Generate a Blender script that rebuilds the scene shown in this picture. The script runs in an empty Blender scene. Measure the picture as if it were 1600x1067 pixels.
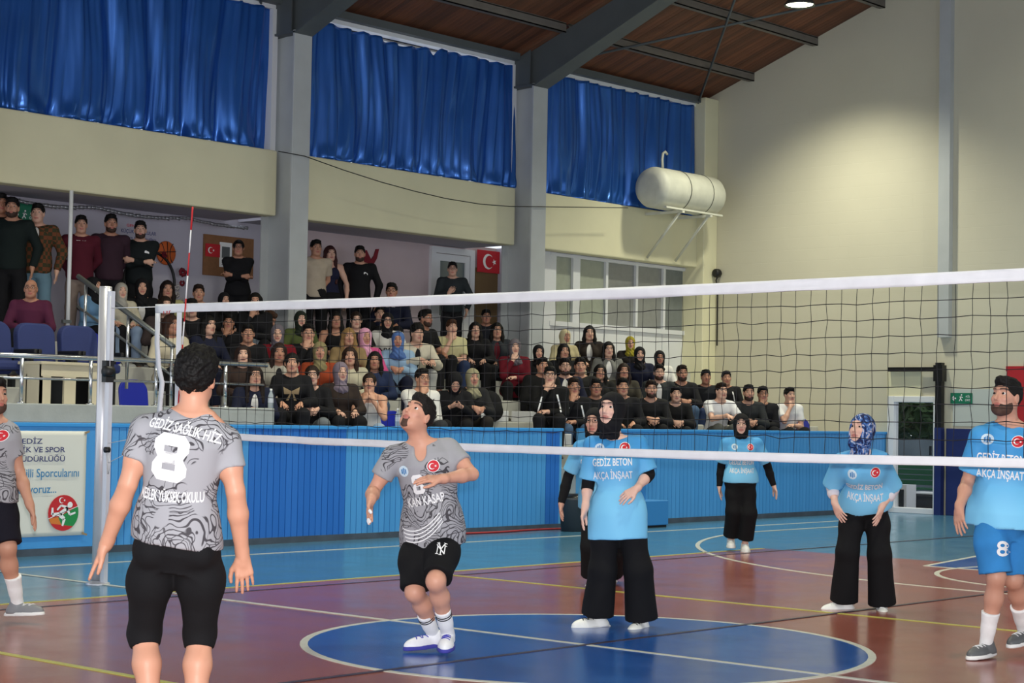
import bpy, bmesh, math, random
import numpy as np
from mathutils import Vector, Matrix
from mathutils.bvhtree import BVHTree
SC = bpy.context.scene
COL = SC.collection
random.seed(7)
RNG = np.random.RandomState(5)
def V(*a): return np.array(a, float)
def nrm(v): v = np.asarray(v, float); return v/max(np.linalg.norm(v), 1e-9)
def lin(c):
    c = np.asarray(c, float)/255.0
    return tuple(np.where(c <= 0.04045, c/12.92, ((c+0.055)/1.055)**2.4))+(1.0,)

# ------------------------------------------------------------ camera
CAM = V(-9.1408, -7.5157, 1.4604)
YAW, PITCH, ROLL, FPX = 0.7313, 0.0406, 0.0181, 2865.96
fw = V(math.cos(PITCH)*math.cos(YAW), math.cos(PITCH)*math.sin(YAW), math.sin(PITCH))
r0 = V(math.sin(YAW), -math.cos(YAW), 0); u0 = np.cross(r0, fw)
rt = math.cos(ROLL)*r0+math.sin(ROLL)*u0; up = -math.sin(ROLL)*r0+math.cos(ROLL)*u0
cd = bpy.data.cameras.new('camera'); cam = bpy.data.objects.new('camera', cd); COL.objects.link(cam)
cam.matrix_world = Matrix(((rt[0], up[0], -fw[0], CAM[0]), (rt[1], up[1], -fw[1], CAM[1]), (rt[2], up[2], -fw[2], CAM[2]), (0, 0, 0, 1)))
cd.sensor_width = 36; cd.sensor_fit = 'HORIZONTAL'; cd.lens = FPX/1600*36; cd.clip_end = 200; cd.clip_start = 0.05
SC.camera = cam
# ------------------------------------------------------------ world, lights, exposure
w = bpy.data.worlds.new('sky'); SC.world = w; w.use_nodes = True
w.node_tree.nodes['Background'].inputs[0].default_value = (0.86, 0.93, 1.0, 1)
w.node_tree.nodes['Background'].inputs[1].default_value = 1.25
def light(name, kind, loc, energy, color, **kw):
    d = bpy.data.lights.new(name, kind); d.energy = energy; d.color = color
    for k, v in kw.items(): setattr(d, k, v)
    o = bpy.data.objects.new(name, d); COL.objects.link(o); o.location = loc; return o
# the photographer's flash: just above the lens
fl = light('camera_flash', 'SPOT', CAM+up*0.11+fw*0.04, 3000, (1.0, 0.97, 0.95), shadow_soft_size=0.025, spot_size=math.radians(52), spot_blend=0.35)
fl.rotation_euler = cam.rotation_euler; fl.matrix_world = Matrix.Translation(Vector(CAM+up*0.11+fw*0.04)) @ cam.matrix_world.to_3x3().to_4x4()
vs = SC.view_settings
SC.display_settings.display_device = 'sRGB'; vs.view_transform = 'Standard'; vs.look = 'None'; vs.gamma = 1; vs.exposure = 0.0; vs.use_curve_mapping = False

# ------------------------------------------------------------ materials
MATS = {}
def mat(name, rgb=None, rough=0.6, metal=0.0, spec=0.5, var=0.0, vscale=4.0, bump=0.0, bscale=60.0, coat=0.0, emit=0.0, alpha=1.0, trans=0.0, sheen=0.0, stretch=None):
    """Principled; rgb None -> colour comes from the object's own colour. var = brightness mottling, bump = fine relief."""
    if name in MATS: return MATS[name]
    m = bpy.data.materials.new(name); MATS[name] = m; m.use_nodes = True
    nt = m.node_tree; N = nt.nodes; L = nt.links; b = N['Principled BSDF']
    b.inputs['Roughness'].default_value = rough; b.inputs['Metallic'].default_value = metal
    b.inputs['Specular IOR Level'].default_value = spec; b.inputs['Coat Weight'].default_value = coat
    b.inputs['Alpha'].default_value = alpha; b.inputs['Transmission Weight'].default_value = trans
    b.inputs['Sheen Weight'].default_value = sheen
    if rgb is None: src = N.new('ShaderNodeObjectInfo').outputs['Color']
    else:
        q = N.new('ShaderNodeRGB'); q.outputs[0].default_value = lin(rgb); src = q.outputs[0]
    tc = N.new('ShaderNodeTexCoord'); co = tc.outputs['Object']
    if stretch:
        mp = N.new('ShaderNodeMapping'); mp.inputs['Scale'].default_value = stretch; L.new(co, mp.inputs[0]); co = mp.outputs[0]
    if var > 0:
        nz = N.new('ShaderNodeTexNoise'); nz.inputs['Scale'].default_value = vscale; nz.inputs['Detail'].default_value = 5; L.new(co, nz.inputs['Vector'])
        mr = N.new('ShaderNodeMapRange'); mr.inputs[1].default_value = .3; mr.inputs[2].default_value = .7; mr.inputs[3].default_value = 1-var; mr.inputs[4].default_value = 1+var*.5
        L.new(nz.outputs[0], mr.inputs[0])
        mx = N.new('ShaderNodeVectorMath'); mx.operation = 'SCALE'; L.new(src, mx.inputs[0]); L.new(mr.outputs[0], mx.inputs['Scale']); src = mx.outputs[0]
    L.new(src, b.inputs['Base Color'])
    if emit > 0: L.new(src, b.inputs['Emission Color']); b.inputs['Emission Strength'].default_value = emit
    if bump > 0:
        n2 = N.new('ShaderNodeTexNoise'); n2.inputs['Scale'].default_value = bscale; n2.inputs['Detail'].default_value = 3; L.new(co, n2.inputs['Vector'])
        bp = N.new('ShaderNodeBump'); bp.inputs['Strength'].default_value = bump; bp.inputs['Distance'].default_value = .01; L.new(n2.outputs[0], bp.inputs['Height']); L.new(bp.outputs[0], b.inputs['Normal'])
    return m

# ------------------------------------------------------------ object helpers
def tag(o, label=None, cat=None, group=None, kind=None):
    if label: o['label'] = label
    if cat: o['category'] = cat
    if group: o['group'] = group
    if kind: o['kind'] = kind
    return o
def obj(name, me, m=None, parent=None, loc=None, color=None):
    o = bpy.data.objects.new(name, me); COL.objects.link(o)
    if m and me is not None and not me.materials: me.materials.append(m)
    if parent: o.parent = parent
    if loc is not None: o.location = loc
    if color is not None: o.color = lin(color)
    return o
def empty(name, loc=(0, 0, 0), label=None, cat=None, group=None, rz=0):
    o = bpy.data.objects.new(name, None); COL.objects.link(o); o.location = loc; o.rotation_euler = (0, 0, rz); o.empty_display_size = .1
    return tag(o, label, cat, group)
class MB:
    """collects boxes, tubes, lathes, prisms into one mesh"""
    def __init__(s): s.v = []; s.f = []; s.sm = []
    def add(s, v, f, smooth=False):
        n = len(s.v); s.v += [tuple(map(float, p)) for p in v]; s.f += [tuple(i+n for i in q) for q in f]; s.sm += [smooth]*len(f); return s
    def box(s, x0, y0, z0, x1, y1, z1):
        v = [(x, y, z) for x in (x0, x1) for y in (y0, y1) for z in (z0, z1)]
        return s.add(v, [(0, 1, 3, 2), (4, 6, 7, 5), (0, 4, 5, 1), (2, 3, 7, 6), (0, 2, 6, 4), (1, 5, 7, 3)])
    def tube(s, pts, r, n=8, cap=True, smooth=True):
        pts = [np.asarray(p, float) for p in pts]; R = r if hasattr(r, '__len__') else [r]*len(pts)
        v = []; f = []; prev = None
        for i, p in enumerate(pts):
            t = nrm(pts[min(i+1, len(pts)-1)]-pts[max(i-1, 0)])
            if prev is None: a = nrm(np.cross(t, V(0, 0, 1) if abs(t[2]) < .9 else V(1, 0, 0)))
            else: a = nrm(prev-t*np.dot(prev, t))
            prev = a; b = np.cross(t, a)
            for k in range(n): th = 2*math.pi*k/n; v.append(p+R[i]*(math.cos(th)*a+math.sin(th)*b))
        for i in range(len(pts)-1):
            for k in range(n): f.append((i*n+k, i*n+(k+1) % n, (i+1)*n+(k+1) % n, (i+1)*n+k))
        if cap: f.append(tuple(range(n-1, -1, -1))); f.append(tuple(range((len(pts)-1)*n, len(pts)*n)))
        return s.add(v, f, smooth)
    def lathe(s, prof, c=(0, 0, 0), n=20, axis=2):
        v = []; f = []; m = len(prof)
        for r, h in prof:
            for k in range(n):
                th = 2*math.pi*k/n; p = [r*math.cos(th), r*math.sin(th), h]
                if axis == 0: p = [p[2], p[0], p[1]]
                elif axis == 1: p = [p[1], p[2], p[0]]
                v.append([p[i]+c[i] for i in range(3)])
        for i in range(m-1):
            for k in range(n): f.append((i*n+k, i*n+(k+1) % n, (i+1)*n+(k+1) % n, (i+1)*n+k))
        return s.add(v, f, True)
    def prism(s, poly, fn):
        """poly list of 2d points; fn(p,0/1)->3d point on the two faces"""
        n = len(poly); v = [fn(p, 0) for p in poly]+[fn(p, 1) for p in poly]
        return s.add(v, [tuple(range(n)), tuple(range(2*n-1, n-1, -1))]+[(i, i+n, (i+1) % n+n, (i+1) % n) for i in range(n)])
    def mesh(s, name):
        me = bpy.data.meshes.new(name); me.from_pydata(s.v, [], s.f); me.polygons.foreach_set('use_smooth', s.sm)
        bm = bmesh.new(); bm.from_mesh(me); bmesh.ops.recalc_face_normals(bm, faces=bm.faces); bm.to_mesh(me); bm.free(); return me
    def build(s, name, m, parent=None, loc=None, color=None): return obj(name, s.mesh(name), m, parent, loc, color)
def bevel(o, w=.01, seg=2):
    md = o.modifiers.new('bevel', 'BEVEL'); md.width = w; md.segments = seg; md.limit_method = 'ANGLE'; return o

# ------------------------------------------------------------ lettering
def text_2d(s, size=1.0, xs=1.0, bold=0.0, align='CENTER'):
    c = bpy.data.curves.new('t', 'FONT'); c.body = s; c.size = size; c.align_x = align; c.align_y = 'CENTER'; c.offset = bold*size; c.resolution_u = 3
    o = bpy.data.objects.new('t', c); COL.objects.link(o)
    dg = bpy.context.evaluated_depsgraph_get(); me = o.evaluated_get(dg).to_mesh()
    v = np.array([p.co[:2] for p in me.vertices]).reshape(-1, 2); f = [tuple(p.vertices) for p in me.polygons]
    bpy.data.objects.remove(o); bpy.data.curves.remove(c)
    v[:, 0] *= xs; return v, f
def poly_2d(polys):
    """several flat polygons (lists of 2d points) -> verts, faces"""
    v = []; f = []
    for p in polys: f.append(tuple(range(len(v), len(v)+len(p)))); v += list(p)
    return np.array(v, float), f
def crescent_star(r):
    a = np.linspace(math.radians(38), math.radians(322), 26); o = [(r*math.cos(t), r*math.sin(t)) for t in a]
    b = np.linspace(math.radians(310), math.radians(50), 22); i = [(r*.25+.8*r*math.cos(t), .8*r*math.sin(t)) for t in b]
    outer = np.array(o); inner = np.array(i)[::1]
    polys = []
    n = 20; oo = np.array([outer[int(k*(len(outer)-1)/n)] for k in range(n+1)]); ii = np.array([inner[::-1][int(k*(len(inner)-1)/n)] for k in range(n+1)])
    for k in range(n): polys.append([oo[k], oo[k+1], ii[k+1], ii[k]])
    st = []
    for k in range(10):
        q = r*(.45 if k % 2 == 0 else .17); t = math.pi+k*math.pi/5; st.append((r*1.15+q*math.cos(t), q*math.sin(t)))
    polys += [[(r*1.15, 0), st[k], st[(k+1) % 10]] for k in range(10)]
    return poly_2d(polys)
def disc_2d(rx, ry=None, n=28): return poly_2d([[(rx*math.cos(2*math.pi*k/n), (ry or rx)*math.sin(2*math.pi*k/n)) for k in range(n)]])
def flat(name, vf, org, ux, uy, m, parent=None, color=None, off=0.0):
    """lay a 2d figure on a plane given by origin and two unit vectors"""
    v, f = vf; org = np.asarray(org, float); ux = nrm(ux); uy = nrm(uy); nn = np.cross(ux, uy)
    me = bpy.data.meshes.new(name); me.from_pydata([tuple(org+ux*a+uy*b+nn*off) for a, b in v], [], f)
    return obj(name, me, m, parent, color=color)
# ============================================================ bodies: signed-distance fields meshed with surface nets
class Fld:
    def __init__(s, lo, hi, h, fine=()):
        """fine: per axis list of (centre, half, spacing)"""
        s.ax = []
        for i in range(3):
            a = [lo[i]]
            while a[-1] < hi[i]:
                st = h
                for (c, hw, fh) in (fine[i] if fine else ()):
                    if abs(a[-1]-c) <= hw: st = min(st, fh)
                a.append(a[-1]+st)
            s.ax.append(np.array(a, np.float32))
        s.F = np.full([len(a) for a in s.ax], 1.0, np.float32)
    def sl(s, mn, mx):
        return tuple(slice(max(int(np.searchsorted(a, l))-1, 0), min(int(np.searchsorted(a, u))+1, len(a))) for a, l, u in zip(s.ax, mn, mx))
    def xyz(s, sl): return s.ax[0][sl[0]][:, None, None], s.ax[1][sl[1]][None, :, None], s.ax[2][sl[2]][None, None, :]
    def put(s, sl, d, k):
        f = s.F[sl]
        if k > 0: h = np.maximum(k-np.abs(f-d), 0)/k; s.F[sl] = np.minimum(f, d)-h*h*(k*.25)
        else: s.F[sl] = np.minimum(f, d)
    def cone(s, a, b, ra, rb, k=.02, flat_end=False):
        a = np.asarray(a, float); b = np.asarray(b, float); R = max(ra, rb)+k+.035
        sl = s.sl(np.minimum(a, b)-R, np.maximum(a, b)+R); x, y, z = s.xyz(sl); d = b-a; L2 = max(d@d, 1e-9)
        t0 = ((x-a[0])*d[0]+(y-a[1])*d[1]+(z-a[2])*d[2])/L2; t = np.clip(t0, 0, 1)
        D = np.sqrt((x-a[0]-t*d[0])**2+(y-a[1]-t*d[1])**2+(z-a[2]-t*d[2])**2)-(ra+(rb-ra)*t)
        if flat_end: D = np.maximum(D, (t0-1)*math.sqrt(L2))
        s.put(sl, D, k); return s
    def _ell(s, c, r, R, pad):
        c = np.asarray(c, float); r = np.asarray(r, float); m = r.max()+pad
        sl = s.sl(c-m, c+m); x, y, z = s.xyz(sl); x = x-c[0]; y = y-c[1]; z = z-c[2]
        q = [R[i][0]*x+R[i][1]*y+R[i][2]*z for i in range(3)]
        k0 = np.sqrt(sum((q[i]/r[i])**2 for i in range(3))); k1 = np.sqrt(sum((q[i]/r[i]**2)**2 for i in range(3)))
        return sl, k0*(k0-1)/np.maximum(k1, 1e-6)
    def ell(s, c, r, R=np.eye(3), k=.02):
        sl, d = s._ell(c, r, R, k+.03); s.put(sl, d, k); return s
    def cut(s, c, r, R=np.eye(3), k=.01):
        sl, d = s._ell(c, r, R, k+.03); f = s.F[sl]; d = -d
        h = np.maximum(k-np.abs(f-d), 0)/k; s.F[sl] = np.maximum(f, d)+h*h*(k*.25); return s
    def half(s, p, n):
        """keep the side where (x-p).n < 0"""
        x, y, z = s.xyz((slice(None),)*3); s.F = np.maximum(s.F, (x-p[0])*n[0]+(y-p[1])*n[1]+(z-p[2])*n[2]).astype(np.float32); return s
    def mesh(s):
        F = s.F; S = F < 0; ax = s.ax
        c = np.zeros([n-1 for n in F.shape], np.uint8)
        for i in (0, 1):
            for j in (0, 1):
                for k in (0, 1): c += S[i:F.shape[0]-1+i, j:F.shape[1]-1+j, k:F.shape[2]-1+k]
        I = np.argwhere((c > 0) & (c < 8)); n = len(I)
        vid = np.full(c.shape, -1, np.int32); vid[I[:, 0], I[:, 1], I[:, 2]] = np.arange(n)
        acc = np.zeros((n, 3)); cnt = np.zeros(n)
        for a in range(3):
            b, e = [q for q in range(3) if q != a]
            for p in (0, 1):
                for q in (0, 1):
                    o = np.zeros(3, int); o[b] = p; o[e] = q; A = I+o; o2 = o.copy(); o2[a] = 1; B = I+o2
                    f0 = F[A[:, 0], A[:, 1], A[:, 2]]; f1 = F[B[:, 0], B[:, 1], B[:, 2]]; m = (f0 < 0) != (f1 < 0)
                    t = np.where(m, f0/np.where(m, f0-f1, 1), 0); fr = np.tile(o.astype(float), (n, 1)); fr[:, a] = t
                    acc += fr*m[:, None]; cnt += m
        fr = acc/cnt[:, None]
        v = np.stack([ax[a][I[:, a]]+(ax[a][I[:, a]+1]-ax[a][I[:, a]])*fr[:, a] for a in range(3)], -1)
        Q = []
        for a in range(3):
            b, e = (a+1) % 3, (a+2) % 3
            s0 = [slice(1, -1)]*3; s0[a] = slice(0, -1); s1 = list(s0); s1[a] = slice(1, None)
            A = S[tuple(s0)]; B = S[tuple(s1)]; E = np.argwhere(A != B); o = np.ones(3, int); o[a] = 0; E = E+o
            inside = S[E[:, 0], E[:, 1], E[:, 2]]
            def g(db, de):
                q = E.copy(); q[:, b] -= db; q[:, e] -= de; return vid[q[:, 0], q[:, 1], q[:, 2]]
            q = np.stack([g(1, 1), g(0, 1), g(0, 0), g(1, 0)], -1); q[~inside] = q[~inside][:, ::-1]; Q.append(q)
        return v, np.concatenate(Q)
def vnormals(v, q):
    n = np.cross(v[q[:, 2]]-v[q[:, 0]], v[q[:, 3]]-v[q[:, 1]]); N = np.zeros_like(v)
    for k in range(4): np.add.at(N, q[:, k], n)
    return N/np.maximum(np.linalg.norm(N, axis=1), 1e-9)[:, None]
def wnoise(v, f, seed=0):
    r = np.random.RandomState(seed); out = 0
    for o in range(3):
        A = r.randn(3, 3)*f*(1.7**o)*.6; ph = r.rand(3)*6.28
        w1 = v @ A.T+ph; out = out+np.sin(w1[:, 0]+1.3*np.sin(w1[:, 1])+np.sin(w1[:, 2]*.7))/(1.5**o)
    return out/2
def np_mesh(name, v, q, mask=None):
    me = bpy.data.meshes.new(name); n, m = len(v), len(q)
    me.vertices.add(n); me.loops.add(4*m); me.polygons.add(m)
    me.vertices.foreach_set('co', v.astype(np.float32).ravel()); me.loops.foreach_set('vertex_index', q.astype(np.int32).ravel())
    me.polygons.foreach_set('loop_start', np.arange(0, 4*m, 4, dtype=np.int32)); me.polygons.foreach_set('use_smooth', np.ones(m, bool))
    me.update(); me.validate()
    if mask is not None:
        a = me.color_attributes.new('mask', 'FLOAT_COLOR', 'POINT'); a.data.foreach_set('color', np.concatenate([mask, np.ones((n, 1))], 1).astype(np.float32).ravel())
    return me
def fmesh(name, F, amp=0, freq=20, seed=1, amp2=0):
    v, q = F.mesh()
    if amp: v = v+vnormals(v, q)*(amp*wnoise(v*V(1, 1, .45), freq, seed))[:, None]
    return np_mesh(name, v, q)

def ik(a, t, l1, l2, hint):
    d = t-a; D = min(np.linalg.norm(d), (l1+l2)*.998); u = nrm(d); x = (l1*l1-l2*l2+D*D)/(2*D); h = math.sqrt(max(l1*l1-x*x, 0))
    hv = nrm(hint-u*np.dot(hint, u)); return a+u*x+hv*h, a+u*D
PROF = {'m': ([-.24, -.1, 0, .2, .4, .6, .78, .9, 1.0], [.10, .148, .162, .158, .150, .165, .178, .150, .065], [.08, .115, .120, .112, .108, .118, .122, .092, .055]),
        'f': ([-.24, -.1, 0, .2, .4, .6, .78, .9, 1.0], [.10, .16, .172, .150, .125, .138, .148, .128, .055], [.08, .115, .118, .100, .090, .100, .105, .082, .048])}
def torso(F, J, off=0, w0=-.24, w1=1.0, k=.03, flare=0, prof=None, skirt=0):
    P, N = J['P'], J['N']; ax = N-P; L = np.linalg.norm(ax); ax = ax/L; g = prof or PROF[J['g']]; s = J.get('bulk', 1)
    pt = np.stack([P+ax*L*w0, N]); sl = F.sl(pt.min(0)-.34, pt.max(0)+.3); x, y, z = F.xyz(sl); x = x-P[0]; y = y-P[1]; z = z-P[2]
    w = (x*ax[0]+y*ax[1]+z*ax[2])/L; wc = np.clip(w, 0, 1); hl, sh = J['hl'], J['sl']; fh, fs = np.cross(hl, ax), np.cross(sh, ax)
    u = (x*hl[0]+y*hl[1]+z*hl[2])*(1-wc)+(x*sh[0]+y*sh[1]+z*sh[2])*wc
    v = (x*fh[0]+y*fh[1]+z*fh[2])*(1-wc)+(x*fs[0]+y*fs[1]+z*fs[2])*wc
    a = np.interp(w, g[0], g[1])*s+off+flare*np.maximum(.5-w, 0); b = np.interp(w, g[0], g[2])*s+off+flare*np.maximum(.5-w, 0)
    if skirt: t_ = np.clip((.34-w)/.30, 0, 1)**.8; lo_ = w < 0; a = a*(1-t_)+t_*skirt; b = b*(1-t_)+t_*skirt*.74
    d = (np.sqrt((u/a)**2+(v/b)**2)-1)*np.minimum(a, b)
    d = np.maximum(d, np.maximum(w-w1, w0-w)*L); F.put(sl, d.astype(np.float32), k)
def tpt(J, u, v, w):
    P, N = J['P'], J['N']; ax = N-P; L = np.linalg.norm(ax); ax = ax/L; lat = nrm(J['hl']*(1-w)+J['sl']*w); return P+ax*L*w+lat*u+np.cross(lat, ax)*v
def bust(F, J, off=0, k=.04):
    if J['g'] == 'f':
        for s in (-1, 1): F.ell(tpt(J, s*.068, .062, .66), V(.062, .062, .062)+off, k=k)
def hframe(J):
    f = nrm(J['hf']); u = nrm(J['hu']-f*np.dot(J['hu'], f)); l = np.cross(u, f); return l, f, u
def hp(J, l, f, u):
    a, b, c = hframe(J); s = J.get('hs', 1); return J['H']+s*(a*l+b*f+c*u)
def head(F, J, detail=True):
    l, f, u = hframe(J); R = np.array([l, f, u]); s = J.get('hs', 1); q = 1 if J['g'] == 'm' else .93
    E = lambda p, r, k=.02: F.ell(hp(J, *p), V(*r)*s, R, k*s)
    E((0, -.012, .030), (.076, .098, .090)); E((0, .022, -.030), (.062*q, .074, .088), .03)
    E((0, .060, -.098), (.026*q, .022, .020), .03)
    for e in (-1, 1):
        E((e*.038*q, .03, -.075), (.022, .04, .03), .03); E((e*.036, .066, -.022), (.022, .020, .018), .02)
    E((0, .082, .042), (.046, .014, .012), .02)
    if detail:
        for e in (-1, 1): F.cut(hp(J, e*.031, .100, .012), V(.019, .016, .011)*s, R, .012)
    F.cone(hp(J, 0, .088, .018), hp(J, 0, .112*(.98 if q < 1 else 1), -.026), .007*s, .0115*s, .012)
    for e in (-1, 1): F.cone(hp(J, e*.010, .094, -.030), hp(J, e*.010, .096, -.031), .008*s, .008*s, .008)
    E((0, .086, -.056), (.024, .011, .0065), .007); E((0, .084, -.067), (.020, .011, .007), .005)
    for e in (-1, 1):
        F.ell(hp(J, e*.078, -.004, -.004), V(.009, .019, .031)*s, R, .008)
        if detail: F.cut(hp(J, e*.088, .002, -.002), V(.006, .010, .018)*s, R, .005)
    nr = .056 if J['g'] == 'm' else .047
    F.cone(J['N']-(J['N']-J['P'])*.06, hp(J, 0, -.025, -.055), nr*1.12, nr, .035)
def hand(F, J, i, detail=True):
    W = J['W%d' % i]; d = nrm(J['hd%d' % i]); n = nrm(J['pn%d' % i]-d*np.dot(J['pn%d' % i], d)); c = J['curl%d' % i]
    th = np.cross(d, n)*(1 if i == 0 else -1); q = (1 if J['g'] == 'm' else .9)*J.get('hands', 1)
    F.cone(W-d*.02, W+d*.035*q, .026*q, .022*q, .02)
    ln = (.075, .082, .076, .060); rr = (.0092, .0095, .0090, .0080)
    for j in range(4):
        o = (1.5-j)*.0205*q; kn = W+d*(.090-.006*abs(j-1.2))*q+th*o
        F.cone(W+d*.02*q+th*o*.6, kn, .0145*q, .0115*q, .012)
        p = kn; sp = J.get('spread', .09)*(1.5-j); dd = nrm(d+th*sp)
        for m in range(3):
            an = c*(.5+.35*m+.12*j); e = nrm(dd*math.cos(an)+n*math.sin(an)); p2 = p+e*ln[j]*q*(.44, .32, .27)[m]
            F.cone(p, p2, rr[j]*q*(1-.09*m), rr[j]*q*(.91-.09*m), .003)
            if m == 2: J.setdefault('tips', []).append((i, p.copy(), p2.copy()))
            p = p2
    t0 = W+d*.025*q+th*.022*q; t1 = t0+nrm(d*.75+th*.65+n*.30)*.046*q; t2 = t1+nrm(d*.95+th*(.35-.3*c)+n*(.2+.3*c))*.034*q; t3 = t2+nrm(d+th*(.1-.4*c)+n*(.1+.5*c))*.026*q
    F.cone(t0, t1, .017*q, .0115*q, .012); F.cone(t1, t2, .0112*q, .010*q, .003); F.cone(t2, t3, .010*q, .0078*q, .003)
def arms_legs(F, J, detail=True, shoes=True):
    q = (1 if J['g'] == 'm' else .84)*J.get('limb', 1); b = J.get('bulk', 1)
    for i in (0, 1):
        S, E, W = J['S%d' % i], J['E%d' % i], J['W%d' % i]
        F.cone(tpt(J, (1 if i == 0 else -1)*.06, 0, .97), S, .045*q, .056*q, .04)
        F.cone(S, S+(E-S)*.55, .056*q, .048*q, .03); F.cone(S+(E-S)*.45, E, .048*q, .038*q, .02)
        F.cone(E, E+(W-E)*.35, .039*q, .041*q, .012); F.cone(E+(W-E)*.35, W, .041*q, .026*q, .02)
        hand(F, J, i, detail)
        H, K, A = J['Hp%d' % i], J['K%d' % i], J['A%d' % i]
        F.cone(H, H+(K-H)*.3, .064*b, .070*q*b, .03); F.cone(H+(K-H)*.3, H+(K-H)*.6, .070*q*b, .064*q*b, .03); F.cone(H+(K-H)*.6, K, .068*q*b, .053*q, .02)
        kd = nrm(K-(H+A)/2); F.ell(K+kd*.012, V(.05, .05, .055)*q, k=.03)
        bk = -J['fd%d' % i]; C = K+(A-K)*.32+bk*.014
        F.cone(K, C, .050*q, .056*q, .03); F.cone(C, A, .055*q, .034*q, .03)
        fd = J['fd%d' % i]; fu = nrm(J.get('fu%d' % i, V(0, 0, 1))); an = A
        F.cone(an, an-fu*.045-fd*.02, .034, .032, .02); F.cone(an-fu*.05-fd*.02, an-fu*.055+fd*.11, .030, .026, .03); F.cone(an-fu*.055+fd*.11, an-fu*.06+fd*.165, .028, .018, .02)
def bounds(J, pad=.14):
    P = np.array([v for k, v in J.items() if isinstance(v, np.ndarray) and k[0] in 'PNHSEWKA' and len(k) <= 3 and k not in ('hf', 'hu')])
    for i in (0, 1): P = np.concatenate([P, [J['W%d' % i]+nrm(J['hd%d' % i])*.2], [J['A%d' % i]+J['fd%d' % i]*.22], [J['A%d' % i]-V(0, 0, .1)]])
    return P.min(0)-pad, P.max(0)+pad
def body_mesh(J, h, hh, hhand=None, detail=True):
    lo, hi = bounds(J); H = J['H']; fine = []
    for a in range(3):
        z = [(H[a], .155, hh)]
        if hhand:
            for i in (0, 1): z.append(((J['W%d' % i]+nrm(J['hd%d' % i])*.1)[a], .12, hhand))
        fine.append(z)
    F = Fld(lo, hi, h, fine); torso(F, J); bust(F, J)
    for s in (0, 1): F.ell(J['Hp%d' % s]-np.cross(J['hl'], nrm(J['N']-J['P']))*.045, V(.064, .066, .075), k=.03)
    arms_legs(F, J, detail); head(F, J, detail)
    v, q = F.mesh(); l, f, u = hframe(J); d = (v-J['H'])/J.get('hs', 1); x, y, z = d@l, d@f, d@u
    m = np.zeros((len(v), 3)); near = (y > .045) & (np.abs(x) < .07) & (np.abs(z) < .12)
    zb = .036+.006*np.cos((np.abs(x)-.034)*60); br = np.clip(1.25-np.abs(z-zb)/(.0075 if J['g'] == 'm' else .0055), 0, 1)*((np.abs(x) > .013) & (np.abs(x) < .054))*near
    lp = np.clip(1.4-np.sqrt((x/.026)**2+((z+.061)/.0125)**2), 0, 1)*near*(y > .07)
    ch = np.exp(-((np.abs(x)-.042)**2+(z+.03)**2)/.0005)*near*.5
    m[:, 0] = br; m[:, 1] = np.clip(lp*1.6, 0, 1); m[:, 2] = ch
    return np_mesh('body', v, q, m)
def clothes_bounds(J, top=True):
    lo, hi = bounds(J, .2); return lo, hi
def collar_cut(F, J, r=.062, drop=0, vneck=0):
    ax = nrm(J['N']-J['P']); fwd = np.cross(J['sl'], ax); l, R = J['sl'], np.array([J['sl'], fwd, ax])
    c = J['N']+fwd*.018+ax*.045; F.cut(c, V(r*1.22, r*1.15, .085+drop), R, .008)
    if vneck: F.cut(J['N']+fwd*.11-ax*(.02), V(.040, .09, vneck), R, .01)
def top_mesh(J, h, amp=.004, seed=1, **kw): return fmesh('top', top_field(J, h, **kw), amp, 15, seed)
def top_field(J, h, kind='tee', off=.018, w0=-.2, sleeve=.62, loose=.0, vneck=0, hood=False, flare=0, slv_r=0, drop=0, skirt=0):
    lo, hi = bounds(J, .16); F = Fld(lo, hi, h); q = (1 if J['g'] == 'm' else .88)
    torso(F, J, off+loose, w0, .985, .03, flare, None, skirt); bust(F, J, off)
    for i in (0, 1):
        S, E, W = J['S%d' % i], J['E%d' % i], J['W%d' % i]; sg = 1 if i == 0 else -1
        if 'tank' in kind: continue
        F.cone(tpt(J, sg*.055, -.005, .955), S, .050*q+.003, .057*q+off*.4, .04)
        if kind == 'tee':
            F.cone(S, S+(E-S)*sleeve, .058*q+off*.4, .052*q+off*.5+.006+slv_r, .03, True)
        elif kind == 'long':
            F.cone(S, E, .056*q+off*.5, .047*q+off*.6, .03); F.cone(E, E+(W-E)*.96, .047*q+off*.6, .033*q+off*.5, .02, True)
    if hood: F.ell(J['N']-np.cross(J['sl'], nrm(J['N']-J['P']))*.055, V(.095, .06, .055), np.array([J['sl'], np.cross(J['sl'], nrm(J['N']-J['P'])), nrm(J['N']-J['P'])]), .03)
    collar_cut(F, J, .060 if J['g'] == 'm' else .053, drop, vneck)
    if kind == 'tank': collar_cut(F, J, .09, .06)
    return F
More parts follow.
